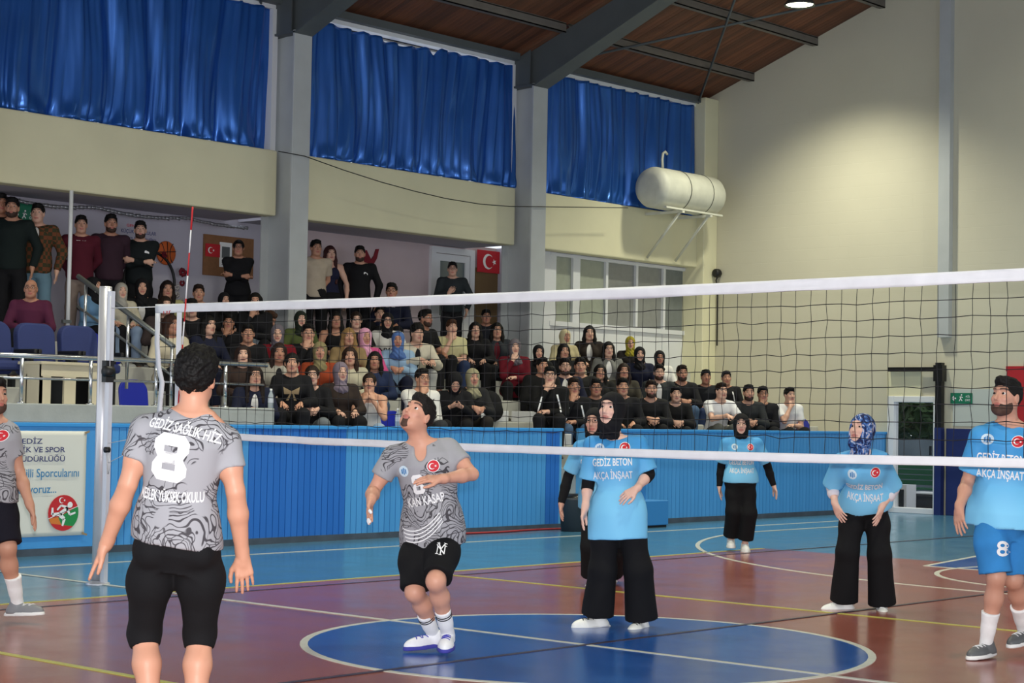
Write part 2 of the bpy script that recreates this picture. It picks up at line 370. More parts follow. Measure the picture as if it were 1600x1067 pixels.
def pants_mesh(J, h, length=1.0, off=.014, flare=0.0, knee=0.0, amp=.003, cut=.02, seed=2, w1=.14):
    """length: 1 = to the ankle, <1 short: fraction of the whole leg"""
    lo, hi = bounds(J, .12); F = Fld(lo, hi, h); q = 1 if J['g'] == 'm' else .92; b = J.get('bulk', 1)
    torso(F, J, max(min(off, .012), .010), -.26, w1, .03)
    for i in (0, 1):
        H, K, A = J['Hp%d' % i], J['K%d' % i], J['A%d' % i]; L1 = np.linalg.norm(K-H); L2 = np.linalg.norm(A-K); T = (L1+L2)*length
        F.ell(H-np.cross(J['hl'], nrm(J['N']-J['P']))*.045, V(.072, .076, .080)+off*.25, k=.025)
        if T <= L1: F.cone(H, H+(K-H)*.4, .070*b+off*.3, .074*b+off, .03); F.cone(H+(K-H)*.3, H+(K-H)*T/L1, .074*b+off*.9, .072*q+off+knee, .04, True)
        else:
            F.cone(H, H+(K-H)*.4, .070*b+off*.3, .072*b+off, .03); F.cone(H+(K-H)*.35, K, .073*b+off, .058*q+off+knee, .04); t = (T-L1)/L2; e = K+(A-K)*t
            F.cone(K, e, .060*q+off+knee, .040*q+off+flare, .03, True)
    return fmesh('pants', F, amp, 16, seed)
def shoe_mesh(J, i, h=.006, sole=False, big=1.0):
    A, fd = J['A%d' % i], nrm(J['fd%d' % i]); fu = J.get('fu%d' % i, V(0, 0, 1)); fu = nrm(fu-fd*np.dot(fu, fd)); sd = np.cross(fu, fd)
    lo = A-.24; hi = A+.24; F = Fld(lo, hi, h); R = np.array([sd, fd, fu]); b = A-fu*.085
    if sole:
        F.ell(b+fd*.045-fu*.0, V(.042*big, .155, .05), R, 0); F.ell(b+fd*.10, V(.048*big, .10, .05), R, .04); F.half(b+fu*.020, fu); F.half(b-fu*.006, -fu)
    else:
        F.cone(A-fu*.01-fd*.012, A-fu*.06-fd*.035, .043, .042, .02); F.ell(b+fd*.055+fu*.02, V(.041*big, .145, .052), R, .03); F.ell(b+fd*.11+fu*.015, V(.045*big, .085, .040), R, .03)
        F.half(b+fu*.012, -fu); F.half(A+fu*.012, fu); F.cut(A+fu*.03, V(.034, .038, .05), R, .008)
    return fmesh('shoe_sole' if sole else 'shoe', F)
def sock_mesh(J, i, hgt=.16, h=.008):
    A, K = J['A%d' % i], J['K%d' % i]; d = nrm(K-A); F = Fld(A-.2, A+.25, h); q = .036 if J['g'] == 'm' else .033
    F.cone(A-d*.04, A+d*hgt*.5, q+.005, q+.007, .02); F.cone(A+d*hgt*.4, A+d*hgt, q+.007, q+.008+max(hgt-.15, 0)*.28, .02, True); return fmesh('sock', F)
# ---- hair, veils, glasses, eyes are made once in head space (x left, y forward, z up)
HEADC = {}
def hspace(key):
    if key in HEADC: return HEADC[key]
    I = np.eye(3); kind = key.split(':')[0]; h = .0055
    if kind in ('hijab', 'hijab_tuck'):
        F = Fld(V(-.24, -.2, -.36), V(.24, .19, .17), h); F.ell((0, -.014, .028), (.092, .116, .106), I, 0); F.ell((0, .012, -.045), (.082, .088, .098), I, .03)
        if kind == 'hijab':
            F.cone((0, .008, -.10), (0, -.012, -.19), .072, .080, .04); F.ell((0, -.012, -.222), (.125, .088, .055), I, .05)
            F.ell((0, .05, -.20), (.07, .055, .06), I, .04); F.cone((0, -.07, -.02), (0, -.085, -.20), .06, .06, .05)
        else: F.cone((0, .006, -.09), (0, -.020, -.185), .072, .068, .03); F.ell((0, .030, -.118), (.062, .055, .045), I, .03); F.cone((0, -.06, -.02), (0, -.06, -.13), .055, .05, .05); F.half(V(0, 0, -.205), V(0, .0, -1))
        F.cut((0, .130, -.022), (.064, .094, .096), I, .010); v, q = F.mesh(); n = vnormals(v, q)
        fold = np.sin(v[:, 2]*95+v[:, 0]*40+3*np.sin(v[:, 0]*25))*np.clip((-.06-v[:, 2])*12, 0, 1); v = v+n*(fold*.0035+.0018*wnoise(v, 30, 4))[:, None]
        me = np_mesh('hijab', v, q)
    elif kind in ('short', 'curly', 'fade', 'fringe', 'bald', 'slick'):
        F = Fld(V(-.15, -.18, -.16), V(.15, .17, .2), h)
        if kind == 'curly': F.ell((0, -.016, .040), (.090, .112, .104), I, 0); F.ell((0, .010, .085), (.082, .095, .062), I, .04)
        elif kind == 'bald': F.ell((0, -.020, .020), (.0785, .098, .090), I, 0); F.half(V(0, 0, .050), V(0, .45, 1))
        else:
            F.ell((0, -.020, .036), (.0855, .1025, .096), I, 0); F.ell((0, .010, .094), (.060, .078, .036), I, .03)
            if kind == 'fringe': F.ell((0, .062, .092), (.060, .040, .034), I, .02)
            if kind == 'short': F.ell((0, .052, .100), (.048, .038, .028), I, .03)
        F.half(V(0, .100, .056 if kind != 'fringe' else .048), nrm(V(0, .66, -1)))
        F.cut((0, .125, -.004), (.063, .077, .070 if kind != 'fringe' else .064), I, .012); F.cut((0, .035, -.080), (.12, .07, .06), I, .02)
        for e in (-1, 1): F.cut((e*.084, .006, -.008), (.014, .022, .036), I, .006); F.cut((e*.080, .072, .040), (.018, .022, .030), I, .01)
        v, q = F.mesh(); n = vnormals(v, q)
        if kind == 'curly': v = v+n*(.0060*wnoise(v, 75, 3)+.0055*wnoise(v, 130, 8))[:, None]
        else: v = v+n*((.0022+.0055*np.clip((v[:, 2]-.05)/.07, 0, 1))*wnoise(v*V(1, .45, .8), 105, 5))[:, None]
        me = np_mesh('hair', v, q)
    elif kind in ('long', 'longback', 'tied', 'bob', 'verylong'):
        F = Fld(V(-.2, -.22, -.52), V(.2, .19, .17), .0065); F.ell((0, -.016, .030), (.086, .108, .101), I, 0)
        ln = {'long': -.30, 'longback': -.27, 'tied': 0, 'bob': -.13, 'verylong': -.44}[kind]
        if kind != 'tied':
            for e in (-1, 1):
                F.cone((e*.062, -.012, .03), (e*.082, -.004, -.10), .034, .030, .03); yy = -.055 if kind == 'longback' else .035
                F.cone((e*.082, -.004, -.10), (e*.088, yy, ln), .030, .022, .03)
            F.cone((0, -.06, 0), (0, -.075, max(ln, -.30)), .062, .07, .04)
        else: F.ell((0, -.125, .03), (.04, .04, .045), I, .02); F.cone((0, -.12, .02), (0, -.13, -.16), .028, .016, .03)
        F.cut((0, .132, -.030), (.060, .088, .092), I, .012); F.cut((0, .05, -.12), (.058, .10, .07), I, .02)
        if kind == 'tied':
            F.cut((0, .03, -.085), (.12, .08, .055), I, .02)
            for e in (-1, 1): F.cut((e*.086, .002, -.006), (.016, .026, .036), I, .006)
        v, q = F.mesh(); n = vnormals(v, q)
        v = v+n*(.003*np.sin(np.arctan2(v[:, 0], v[:, 1]+.02)*34+3*np.sin(v[:, 2]*14))+.002*wnoise(v, 40, 6))[:, None]; me = np_mesh('hair', v, q)
    elif kind in ('beard', 'goatee', 'moustache', 'stubble'):
        F = Fld(V(-.11, -.02, -.16), V(.11, .14, .02), .0045); o = .0026 if kind == 'beard' else .0018
        F.ell((0, .022, -.030), (.062+o, .074+o, .088+o), I, 0); F.ell((0, .060, -.098), (.026+o, .022+o, .020+o), I, .03)
        for e in (-1, 1): F.ell((e*.038, .03, -.075), (.022+o, .04+o, .03+o), I, .03); F.cone((e*.004, .097, -.046), (e*.026, .086, -.058), .0062, .004, .004)
        F.ell((0, .086, -.056), (.024, .011, .0065), I, .007)
        F.half(V(0, .03, -.034), nrm(V(0, .35, 1))); F.cut((0, .097, -.061), (.022, .022, .0085), I, .003)
        for e in (-1, 1): F.cut((e*.046, .085, -.030), (.030, .040, .026), I, .008)
        F.cut((0, .11, -.030), (.016, .03, .016), I, .004)
        if kind == 'goatee': F.half(V(0, .066, 0), V(0, -1, 0)); F.half(V(0, 0, -.052), V(0, 0, 1)); F.cut((.05, .07, -.08), (.027, .05, .04), I, .005); F.cut((-.05, .07, -.08), (.027, .05, .04), I, .005)
        if kind == 'moustache': F.half(V(0, .07, -.054), nrm(V(0, .0, -1)))
        F.half(V(0, .0, 0), V(0, -1, 0)); me = fmesh('beard', F)
    elif kind == 'eye':
        b = MB(); v = []; fa = []; mi = []
        for e in (int(key.split(':')[1]),):
            c = V(e*.031, .0765, .012); nu, nv = 12, 8; n0 = len(v); r = .0125
            for i in range(nv+1):
                th = math.pi*i/nv
                for j in range(nu): ph = 2*math.pi*j/nu; v.append(c+r*V(math.sin(th)*math.cos(ph)*1.1, math.cos(th), math.sin(th)*math.sin(ph)*.86))
            for i in range(nv):
                for j in range(nu): fa.append((n0+i*nu+j, n0+(i+1)*nu+j, n0+(i+1)*nu+(j+1) % nu, n0+i*nu+(j+1) % nu)); mi.append(1 if i < 2 else 0)
        me = bpy.data.meshes.new('eye'); me.from_pydata(v, [], fa); me.materials.append(mat('eye_white', (225, 220, 215), .2)); me.materials.append(mat('iris', (32, 20, 14), .08)); me.polygons.foreach_set('material_index', mi); me.polygons.foreach_set('use_smooth', [True]*len(fa))
    elif kind == 'glasses':
        b = MB()
        for e in (-1, 1):
            c = V(e*.033, .104, .010); b.tube([c+V(.025*math.cos(t)*(1), -.006*abs(math.cos(t)) if e*math.cos(t) > 0 else 0, .019*math.sin(t)) for t in np.linspace(0, 2*math.pi, 17)], .0020, 5, False)
            b.tube([(e*.058, .100, .014), (e*.080, .05, .012), (e*.082, -.005, .008)], .0018, 5)
        b.tube([(-.009, .106, .014), (0, .110, .017), (.009, .106, .014)], .0020, 5); me = b.mesh('glasses')
    HEADC[key] = me; return me
def hmat(J):
    l, f, u = hframe(J); s = J.get('hs', 1); H = J['H']
    return Matrix(((l[0]*s, f[0]*s, u[0]*s, H[0]), (l[1]*s, f[1]*s, u[1]*s, H[1]), (l[2]*s, f[2]*s, u[2]*s, H[2]), (0, 0, 0, 1)))
# ---- person materials
def skin_material():
    m = mat('skin', None, .48, spec=.4); nt = m.node_tree; N = nt.nodes; L = nt.links; b = N['Principled BSDF']
    src = b.inputs['Base Color'].links[0].from_socket
    at = N.new('ShaderNodeAttribute'); at.attribute_name = 'mask'; sp = N.new('ShaderNodeSeparateColor'); L.new(at.outputs['Color'], sp.inputs[0])
    def mixc(fac, col, blend, src, amt=1.0):
        mx = N.new('ShaderNodeMix'); mx.data_type = 'RGBA'; mx.blend_type = blend; mm = N.new('ShaderNodeMath'); mm.operation = 'MULTIPLY'; mm.inputs[1].default_value = amt
        L.new(fac, mm.inputs[0]); L.new(mm.outputs[0], mx.inputs['Factor']); L.new(src, mx.inputs[6]); mx.inputs[7].default_value = col; return mx.outputs[2]
    nz = N.new('ShaderNodeTexNoise'); nz.inputs['Scale'].default_value = 14; nz.inputs['Detail'].default_value = 4
    src = mixc(nz.outputs[0], (.75, .55, .5, 1), 'MULTIPLY', src, .28)
    src = mixc(sp.outputs[2], (.75, .32, .28, 1), 'MIX', src, .35); src = mixc(sp.outputs[1], (.42, .10, .09, 1), 'MIX', src, .75); src = mixc(sp.outputs[0], (.016, .010, .008, 1), 'MIX', src, .9)
    L.new(src, b.inputs['Base Color']); b.inputs['Subsurface Weight'].default_value = .0
    return m
SKIN = skin_material()
CLOTH = mat('fabric', None, .85, spec=.25, var=.10, vscale=9, bump=.12, bscale=180)
HAIR = mat('hair', None, .62, spec=.22, var=.25, vscale=40, bump=.35, bscale=120)
LEATHER = mat('shoe_upper', None, .5, var=.05, vscale=30, bump=.05, bscale=150)
GLS = mat('spectacle_frame', (20, 20, 22), .25)
# ============================================================ the hall
XE, YB = 17.46, 8.03
def roofz(y): return 7.15+.363*(11.87-y) if y > -1 else 7.15+.363*(11.87+1)-.363*(-1-y)
PAINT = mat('cream_paint', (224, 219, 186), .8, var=.06, vscale=1.2, bump=.05, bscale=30)
WALLP = mat('end_wall_paint', (201, 196, 176), .85, var=.05, vscale=.6, bump=.05, bscale=25)
STEEL = mat('grey_steel_paint', (180, 184, 186), .5, var=.06, vscale=3)
STEELD = mat('dark_steel_paint', (84, 90, 92), .55, var=.08, vscale=3)
WHITE = mat('white_plastic', (222, 224, 228), .45, var=.03)
CONC = mat('grey_concrete', (168, 172, 170), .85, var=.14, vscale=3.5, bump=.2, bscale=25)
STEP = mat('step_paint', (190, 190, 184), .8, var=.12, vscale=3, bump=.1, bscale=30)
LILAC = mat('lilac_wall_paint', (176, 172, 186), .85, var=.06, vscale=1.5)
PINK = mat('pink_wall_paint', (196, 178, 182), .85, var=.07, vscale=2.0)
CHROME = mat('steel_tube', (205, 208, 212), .22, metal=.9)
GALV = mat('aluminium_tube', (216, 216, 222), .30, metal=.45, var=.04)
BLACK = mat('black_plastic', (18, 18, 20), .5); BLACKM = mat('black_steel', (16, 16, 18), .4, var=.1)
NAVY = mat('navy_paint', (24, 38, 96), .5, var=.12, vscale=4)
GLASS = mat('window_glass', (40, 48, 52), .04, spec=.5, alpha=.14)
FROST = mat('frosted_glass', (150, 156, 150), .35, spec=.6, var=.10, vscale=7)
LINEW = mat('line_paint', (206, 206, 196), .32, spec=.45, var=.1, vscale=9)
LINEY = mat('yellow_line_paint', (190, 186, 90), .32, spec=.45, var=.1, vscale=9)
LINEK = mat('dark_line_paint', (54, 44, 60), .32, spec=.45)
def floor_mat(name, rgb, rough=.19):
    m = mat(name, rgb, rough, spec=.5, var=.12, vscale=1.3, coat=.0); nt = m.node_tree; N = nt.nodes; L = nt.links; b = N['Principled BSDF']
    tc = N.new('ShaderNodeTexCoord'); nz = N.new('ShaderNodeTexNoise'); nz.inputs['Scale'].default_value = 2.4; nz.inputs['Detail'].default_value = 6; L.new(tc.outputs['Object'], nz.inputs['Vector'])
    mr = N.new('ShaderNodeMapRange'); mr.inputs[3].default_value = rough-.07; mr.inputs[4].default_value = rough+.09; L.new(nz.outputs[0], mr.inputs[0]); L.new(mr.outputs[0], b.inputs['Roughness'])
    n2 = N.new('ShaderNodeTexNoise'); n2.inputs['Scale'].default_value = 5; n2.inputs['Detail'].default_value = 2; L.new(tc.outputs['Object'], n2.inputs['Vector'])
    bp = N.new('ShaderNodeBump'); bp.inputs['Strength'].default_value = .02; bp.inputs['Distance'].default_value = .02; L.new(n2.outputs[0], bp.inputs['Height']); L.new(bp.outputs[0], b.inputs['Normal']); return m
F_RED = floor_mat('court_floor_red', (150, 84, 72)); F_BLUE = floor_mat('court_floor_blue', (74, 124, 156)); F_DEEP = floor_mat('court_floor_deep_blue', (30, 84, 166))
fl_ = MB().box(-14, -13, -.12, XE, 8.3, 0).build('floor', F_BLUE); tag(fl_, kind='structure')
def sheet(name, polys, m, z):
    b = MB()
    for p in polys: b.prism(p, lambda q, k: (q[0], q[1], z-k*min(z, .004)*.9))
    return b.build(name, m, fl_)
def circ(c, r, a0=0, a1=360, n=64): return [(c[0]+r*math.cos(math.radians(a0+(a1-a0)*i/n)), c[1]+r*math.sin(math.radians(a0+(a1-a0)*i/n))) for i in range(n+1)]
def ring(name, c, r, wd, m, z, a0=0, a1=360, n=72):
    o = circ(c, r+wd/2, a0, a1, n); i = circ(c, r-wd/2, a0, a1, n)
    return sheet(name, [[o[k], o[k+1], i[k+1], i[k]] for k in range(n)], m, z)
def line(x0, y0, x1, y1, wd, m, z, name='court_line'):
    d = nrm(V(x1-x0, y1-y0)); n = V(-d[1], d[0])*wd/2
    return sheet(name, [[(x0+n[0], y0+n[1]), (x1+n[0], y1+n[1]), (x1-n[0], y1-n[1]), (x0-n[0], y0-n[1])]], m, z)
sheet('court_area', [[(-8.45, -4.36), (8.45, -4.36), (8.45, 4.36), (-8.45, 4.36)]], F_RED, .002)
sheet('key_area', [[(7.75, -1.9), (13.5, -3.0), (13.5, 3.0), (7.75, 1.9)]], F_DEEP, .003)
sheet('centre_disc', [circ((0, 0), 1.8)[:-1]], F_DEEP, .004); ring('centre_circle', (0, 0), 1.8, .05, LINEW, .005)
line(0, -8, 0, 8, .05, LINEW, .006); line(-13, 6.99, 15, 6.99, .045, LINEW, .004); line(-8.45, 4.36, 8.45, 4.36, .05, LINEY, .005); line(-13, 4.04, 13, 4.04, .04, LINEK, .005)
line(3, -4.36, 3, 4.36, .045, LINEY, .006); line(-3, -4.36, -3, 4.36, .05, LINEY, .006); line(-13, 0, 13.5, 0, .04, LINEK, .007)
ring('three_point_line', (11.9, 0), 6.3, .05, LINEW, .005, 100, 260); line(10.8, 6.2, 13.5, 6.2, .05, LINEW, .005); ring('free_throw_circle', (7.75, 0), 1.55, .05, LINEW, .005)
line(7.75, 1.9, 13.5, 3.0, .05, LINEW, .006); line(7.75, -1.9, 13.5, -3.0, .05, LINEW, .006); line(7.75, -1.9, 7.75, 1.9, .05, LINEW, .006)
# ---- end wall with glazed door
b = MB(); b.prism([(-13, 0), (7.05, 0), (7.05, 1.9), (8.0, 1.9), (8.0, 0), (13.2, 0), (13.2, roofz(13.2)+.05), (-1, roofz(-1)+.05), (-13, roofz(-13)+.05)], lambda q, k: (XE+k*.25, q[0], q[1]))
wm = WALLP; nt = wm.node_tree; N = nt.nodes; L = nt.links; bk = N.new('ShaderNodeTexBrick'); tcc = N.new('ShaderNodeTexCoord'); mpp = N.new('ShaderNodeMapping'); mpp.inputs['Rotation'].default_value = (math.radians(90), 0, math.radians(90)); L.new(tcc.outputs['Object'], mpp.inputs[0])
bk.inputs['Scale'].default_value = 1; bk.inputs['Brick Width'].default_value = .4; bk.inputs['Row Height'].default_value = .2; bk.inputs['Mortar Size'].default_value = .006; sw = N.new('ShaderNodeSeparateXYZ'); cw = N.new('ShaderNodeCombineXYZ'); L.new(tcc.outputs['Object'], sw.inputs[0]); L.new(sw.outputs['Y'], cw.inputs['X']); L.new(sw.outputs['Z'], cw.inputs['Y']); L.new(cw.outputs[0], bk.inputs['Vector'])
bpp = N.new('ShaderNodeBump'); bpp.inputs['Strength'].default_value = .35; bpp.inputs['Distance'].default_value = .004; bpp.invert = True; L.new(bk.outputs['Fac'], bpp.inputs['Height']); L.new(bpp.outputs[0], N['Principled BSDF'].inputs['Normal'])
tag(b.build('wall_back', wm), kind='structure')
dr = tag(empty('door_1', (XE, 7.52, 0)), kind='structure'); dd = MB()
PV = WHITE
for (y0, y1, z0, z1) in ((-.47, -.36, 0, 1.9), (.36, .48, 0, 1.9), (-.36, .36, 1.80, 1.9), (-.36, .36, 0, .09)): dd.box(-.06, y0, z0, .10, y1, z1)
bevel(dd.build('door_frame', PV, dr), .008); MB().box(.02, -.37, .08, .03, .37, 1.81).build('door_pane', GLASS, dr); MB().box(-.09, -.34, .95, -.06, -.31, 1.1).build('door_handle', BLACK, dr)
MB().box(-.04, -.12, 1.9, .05, .50, 2.3).build('lintel_panel', PAINT, dr)
# ---- outside the door
tag(MB().box(XE+.26, 2, -.16, XE+16, 14, -.04).build('floor_1', mat('paving', (140, 146, 152), .8, var=.15, vscale=3)), kind='structure')
be = empty('bench', (XE+2.6, 9.05, -.04), 'green slatted bench seen through the glass door', 'bench'); GRN = mat('green_bench_paint', (28, 92, 62), .5)
for k in range(4): MB().box(.22, -.9, .40+.095*k, .26, .9, .48+.095*k).build('slat', GRN, be)
for k in range(3): MB().box(-.25+.15*k, -.9, .33, -.12+.15*k, .9, .36).build('slat', GRN, be)
for y in (-.7, .7): MB().box(-.22, y-.03, 0, .22, y+.03, .33).build('leg', GRN, be)
cr = MB(); cr.box(-.30, -.26, 0, .30, .26, .26); cr.box(-.34, -.30, .26, .34, .30, .30)
o = cr.build('planter', mat('dark_planter', (52, 50, 54), .7), None, (XE+1.75, 8.24, -.04)); tag(o, 'dark box with pale lid standing outside the glass door', 'box'); MB().box(-.34, -.30, .30, .34, .30, .32).build('lid', WHITE, o)
hb = MB(); hb.box(-.16, -.16, 0, .16, .16, .46); hbo = tag(hb.build('white_cabinet', WHITE, None, (XE+1.1, 8.36, -.04)), 'white slotted cabinet outside the glass door beside the bench', 'cabinet')
for k in range(2): MB().box(-.172, -.11+.13*k, .08, -.16, -.02+.13*k, .38).build('vent_slot', BLACK, hbo)
tag(MB().box(XE+5.0, 3, -.1, XE+5.4, 16, 1.15).build('wall_back_1', mat('yard_wall', (104, 116, 128), .9, var=.25, vscale=2, bump=.2, bscale=12)), kind='structure')
LEAF = mat('foliage', (58, 84, 44), .7, var=.4, vscale=3)
def foliage(name, n, c, r, ls, seed):
    rg = np.random.RandomState(seed); b = MB()
    for i in range(n):
        p = np.array(c)+nrm(rg.randn(3))*np.array(r)*rg.rand()**.4; a = nrm(rg.randn(3)); d = nrm(np.cross(a, rg.randn(3))); s = ls*(.6+rg.rand()*.8); n_ = nrm(np.cross(a, d))*s*.12
        b.add([p-a*s, p+d*s*.45+n_, p+a*s, p-d*s*.45+n_], [(0, 1, 2), (0, 2, 3)])
    return b
for i, (dx, y, s) in enumerate(((6.4, 11.0, .9), (9.4, 14.2, 1.0))):
    t = empty('tree', (XE+dx, y, -.04), ('leafy green tree outside, nearer behind the glass door', 'second leafy tree outside, farther off behind the glass door')[i], 'tree', 'trees outside the door')
    MB().tube([(0, 0, 0), (.05, .1, 1.0*s), (-.1, 0, 2.2*s)], [.12, .09, .06]).build('trunk', mat('bark', (70, 56, 46), .9, var=.2), t)
    tag(foliage('crown', 2600, (0, 0, 1.95*s), (1.5*s, 1.9*s, .75*s), .13, i).build('crown', LEAF, t), kind='stuff')
# ---- left (stand) wall: parapet band, windows, curtains, columns
Y1 = 11.65
for i, (x0, x1) in enumerate(((-2.4, 7.33), (7.56, 12.24), (12.54, 17.08))):
    tag(bevel(MB().box(x0, Y1, 4.14, x1, Y1+.22, 5.04).build('trim_%d' % (i+1), PAINT), .02), kind='structure')
    if i < 2: tag(MB().box(x0, Y1+.2, 4.14, x1, 12.9, 4.20).build('ceiling_%d' % (i+1), LILAC), kind='structure')
    else: tag(MB().box(x0, Y1+.2, 4.14, x1, 12.1, 4.20).build('ceiling_%d' % (i+1), LILAC), kind='structure')
    tag(MB().box(x0, Y1+.2, 4.9, x1, 12.12, 5.04).build('trim_%d' % (i+11), WHITE), kind='structure')
    wn = tag(empty('window_%d' % (i+1), ((x0+x1)/2, 12.05, 5.04)), kind='structure'); hw = (x1-x0)/2; f = MB()
    for k in range(5): xx = -hw+2*hw*k/4; f.box(xx-.04, -.04, 0, xx+.04, .04, 1.98)
    f.box(-hw, -.04, 0, hw, .04, .06); f.box(-hw, -.04, 1.02, hw, .04, 1.09); f.box(-hw, -.04, 1.97, hw, .04, 2.05)
    f.build('window_frame', WHITE, wn)
    for k in range(4): MB().box(-hw+2*hw*k/4+.03, -.01, .05, -hw+2*hw*(k+1)/4-.03, .01, 1.98).build('pane', GLASS, wn)
    tag(MB().box(x0, 11.72, 7.0, x1, 12.2, 7.10).build('trim_%d' % (i+21), WHITE), kind='structure')
    MBe = MB().box(x0, 11.60, 7.06, x1, 11.82, 7.17); tag(MBe.build('trim_%d' % (i+31), STEELD), kind='structure')
SATIN = mat('blue_satin', (50, 112, 198), .27, metal=.5, spec=.7, var=.12, vscale=2.2)
nt = SATIN.node_tree; N = nt.nodes; L = nt.links; bs = N['Principled BSDF']; tr = N.new('ShaderNodeBsdfTranslucent'); tr.inputs[0].default_value = lin((18, 80, 190)); mxs = N.new('ShaderNodeMixShader'); mxs.inputs[0].default_value = .22
L.new(bs.outputs[0], mxs.inputs[1]); L.new(tr.outputs[0], mxs.inputs[2]); L.new(mxs.outputs[0], N['Material Output'].inputs[0])
def curtain(x0, x1, z0, z1, seed, label, gaps=()):
    rg = np.random.RandomState(seed); nx = int((x1-x0)/.018); nz = 46; xs = np.linspace(x0, x1, nx); t = np.linspace(0, 1, nz)
    T, Xg = np.meshgrid(t, xs, indexing='ij'); ph = np.cumsum(rg.rand(nx)*.9+.35)*.018*2*math.pi/.26*1.0
    ph2 = np.cumsum(rg.rand(nx)*.8+.5)*.018*2*math.pi/.62
    shift = .18*np.sin(2.2*T+rg.rand()*3)*np.sin(Xg*1.7+seed)
    P1 = np.interp(Xg+shift*T, xs, ph); P2 = np.interp(Xg+shift*2*T, xs, ph2)
    amp = np.interp(xs, np.linspace(x0, x1, 14), .4+rg.rand(14)*.8)[None, :]
    dpt = .034*amp*np.sin(P1)*(.55+.45*(1-T))+.060*np.sin(P2)*(.35+.9*T)
    dpt += .010*amp*np.abs(np.sin(P1*1.35+2*np.sin(Xg*3)))+.007*np.sin(P1*2.7+1.5*np.sin(3*T+Xg))
    dpt += .014*np.sin(P1*2.3+5*T)*T+.035*np.exp(-((T-.97)/.05)**2)*np.sin(P2*2+2)
    g = np.zeros(nx)
    for c_, wd, dp in gaps: g += dp*np.exp(-((xs-c_)/wd)**2)
    top = z1-.02*np.abs(np.sin(xs*math.pi/.32))-g; bot = z0-.014+.006*np.sin(ph2*2)+.004*rg.rand(nx)
    Zg = top[None, :]*(1-T)+bot[None, :]*T; Yg = 11.74-dpt
    v = np.stack([Xg, Yg, Zg], -1).reshape(-1, 3); ii, jj = np.meshgrid(np.arange(nz-1), np.arange(nx-1), indexing='ij'); a = ii*nx+jj
    q = np.stack([a, a+nx, a+nx+1, a+1], -1).reshape(-1, 4); o = obj('curtain', np_mesh('curtain', v, q), SATIN)
    o.modifiers.new('thick', 'SOLIDIFY').thickness = .006; tag(o, label, 'curtain', 'blue curtains along the stand wall'); return o
curtain(2.62, 7.27, 5.05, 7.02, 3, 'blue satin curtain in the bay left of the first steel column')
curtain(7.62, 12.26, 5.05, 6.99, 8, 'blue satin curtain between the two steel columns, daylight slits along its top', ((9.4, .10, .04), (9.8, .42, .075), (10.45, .06, .10), (8.7, .3, .02)))
curtain(12.62, 17.30, 5.05, 7.02, 12, 'blue satin curtain by the end wall, behind the white tank')
for i, (xc, hwf) in enumerate(((2.48, .16), (7.43, .16), (12.38, .17))):
    c = empty('steel_column', (xc, 11.3, 0), ('', 'grey steel column and dark rafter between the left and middle curtains', 'grey steel column and dark rafter between the middle and right curtains')[i] or 'grey steel column and rafter beyond the left edge of the frame', 'column', 'steel portal columns')
    MB().box(-.03, 0, .78, .03, .62, 6.75).build('web', STEEL, c); bevel(MB().box(-hwf, -.02, .78, hwf, .02, 6.66).build('flange', STEEL, c), .006); MB().box(-hwf, .58, .78, hwf, .60, 5.0).build('flange', STEEL, c)
    MB().box(-.19, .40, 5.04, -.10, .60, 7.0).build('jamb', WHITE, c)
    yb = [(.60, 6.62), (0, 6.64)]; ys = (8.87, 4.0, -1.0); r = MB(); lo = [(11.9, 6.60), (11.28, 6.64), (8.87, 7.66), (4.0, 9.55), (-1.0, 11.40)]; hi = [(-1.0, roofz(-.99)-.12), (11.9, roofz(11.9)-.10)]
    r.prism([(y-11.3, z) for y, z in lo+hi], lambda q, k: (-.035+.07*k, q[0], q[1])); r.build('rafter_web', STEELD, c)
    fl2 = MB()
    for (ya, za), (yc, zc) in zip(lo[1:-1], lo[2:]): fl2.add([(sx*hwf, yy-11.3, zz+dz) for sx in (-1, 1) for (yy, zz) in ((ya, za), (yc, zc)) for dz in (-.025, 0)], [(0, 1, 3, 2), (4, 6, 7, 5), (0, 4, 5, 1), (2, 3, 7, 6), (0, 2, 6, 4), (1, 5, 7, 3)])
    fl2.build('rafter_flange', STEELD, c)
    MB().box(-hwf, -.02, 6.62, hwf, .62, 6.65).build('cap_plate', STEELD, c)
    st = MB().prism([(.10, 6.66), (.6, 6.66), (.6, 7.0), (.10, 7.2)], lambda q, k: (-hwf*.8+k*.02, q[0], q[1])); st.build('stiffener', STEELD, c)
tag(bevel(MB().box(17.06, 11.50, 1.5, XE, 12.2, 7.15).build('trim_4', PAINT), .015), kind='structure')
ew = empty('steel_column', (XE, 6.97, 2.85), 'slim grey steel column standing on the end wall', 'column'); MB().box(-.10, -.10, 0, .0, .10, 6.0).build('web', STEEL, ew); MB().box(-.12, -.10, 0, -.10, .10, 6.0).build('flange', STEEL, ew)
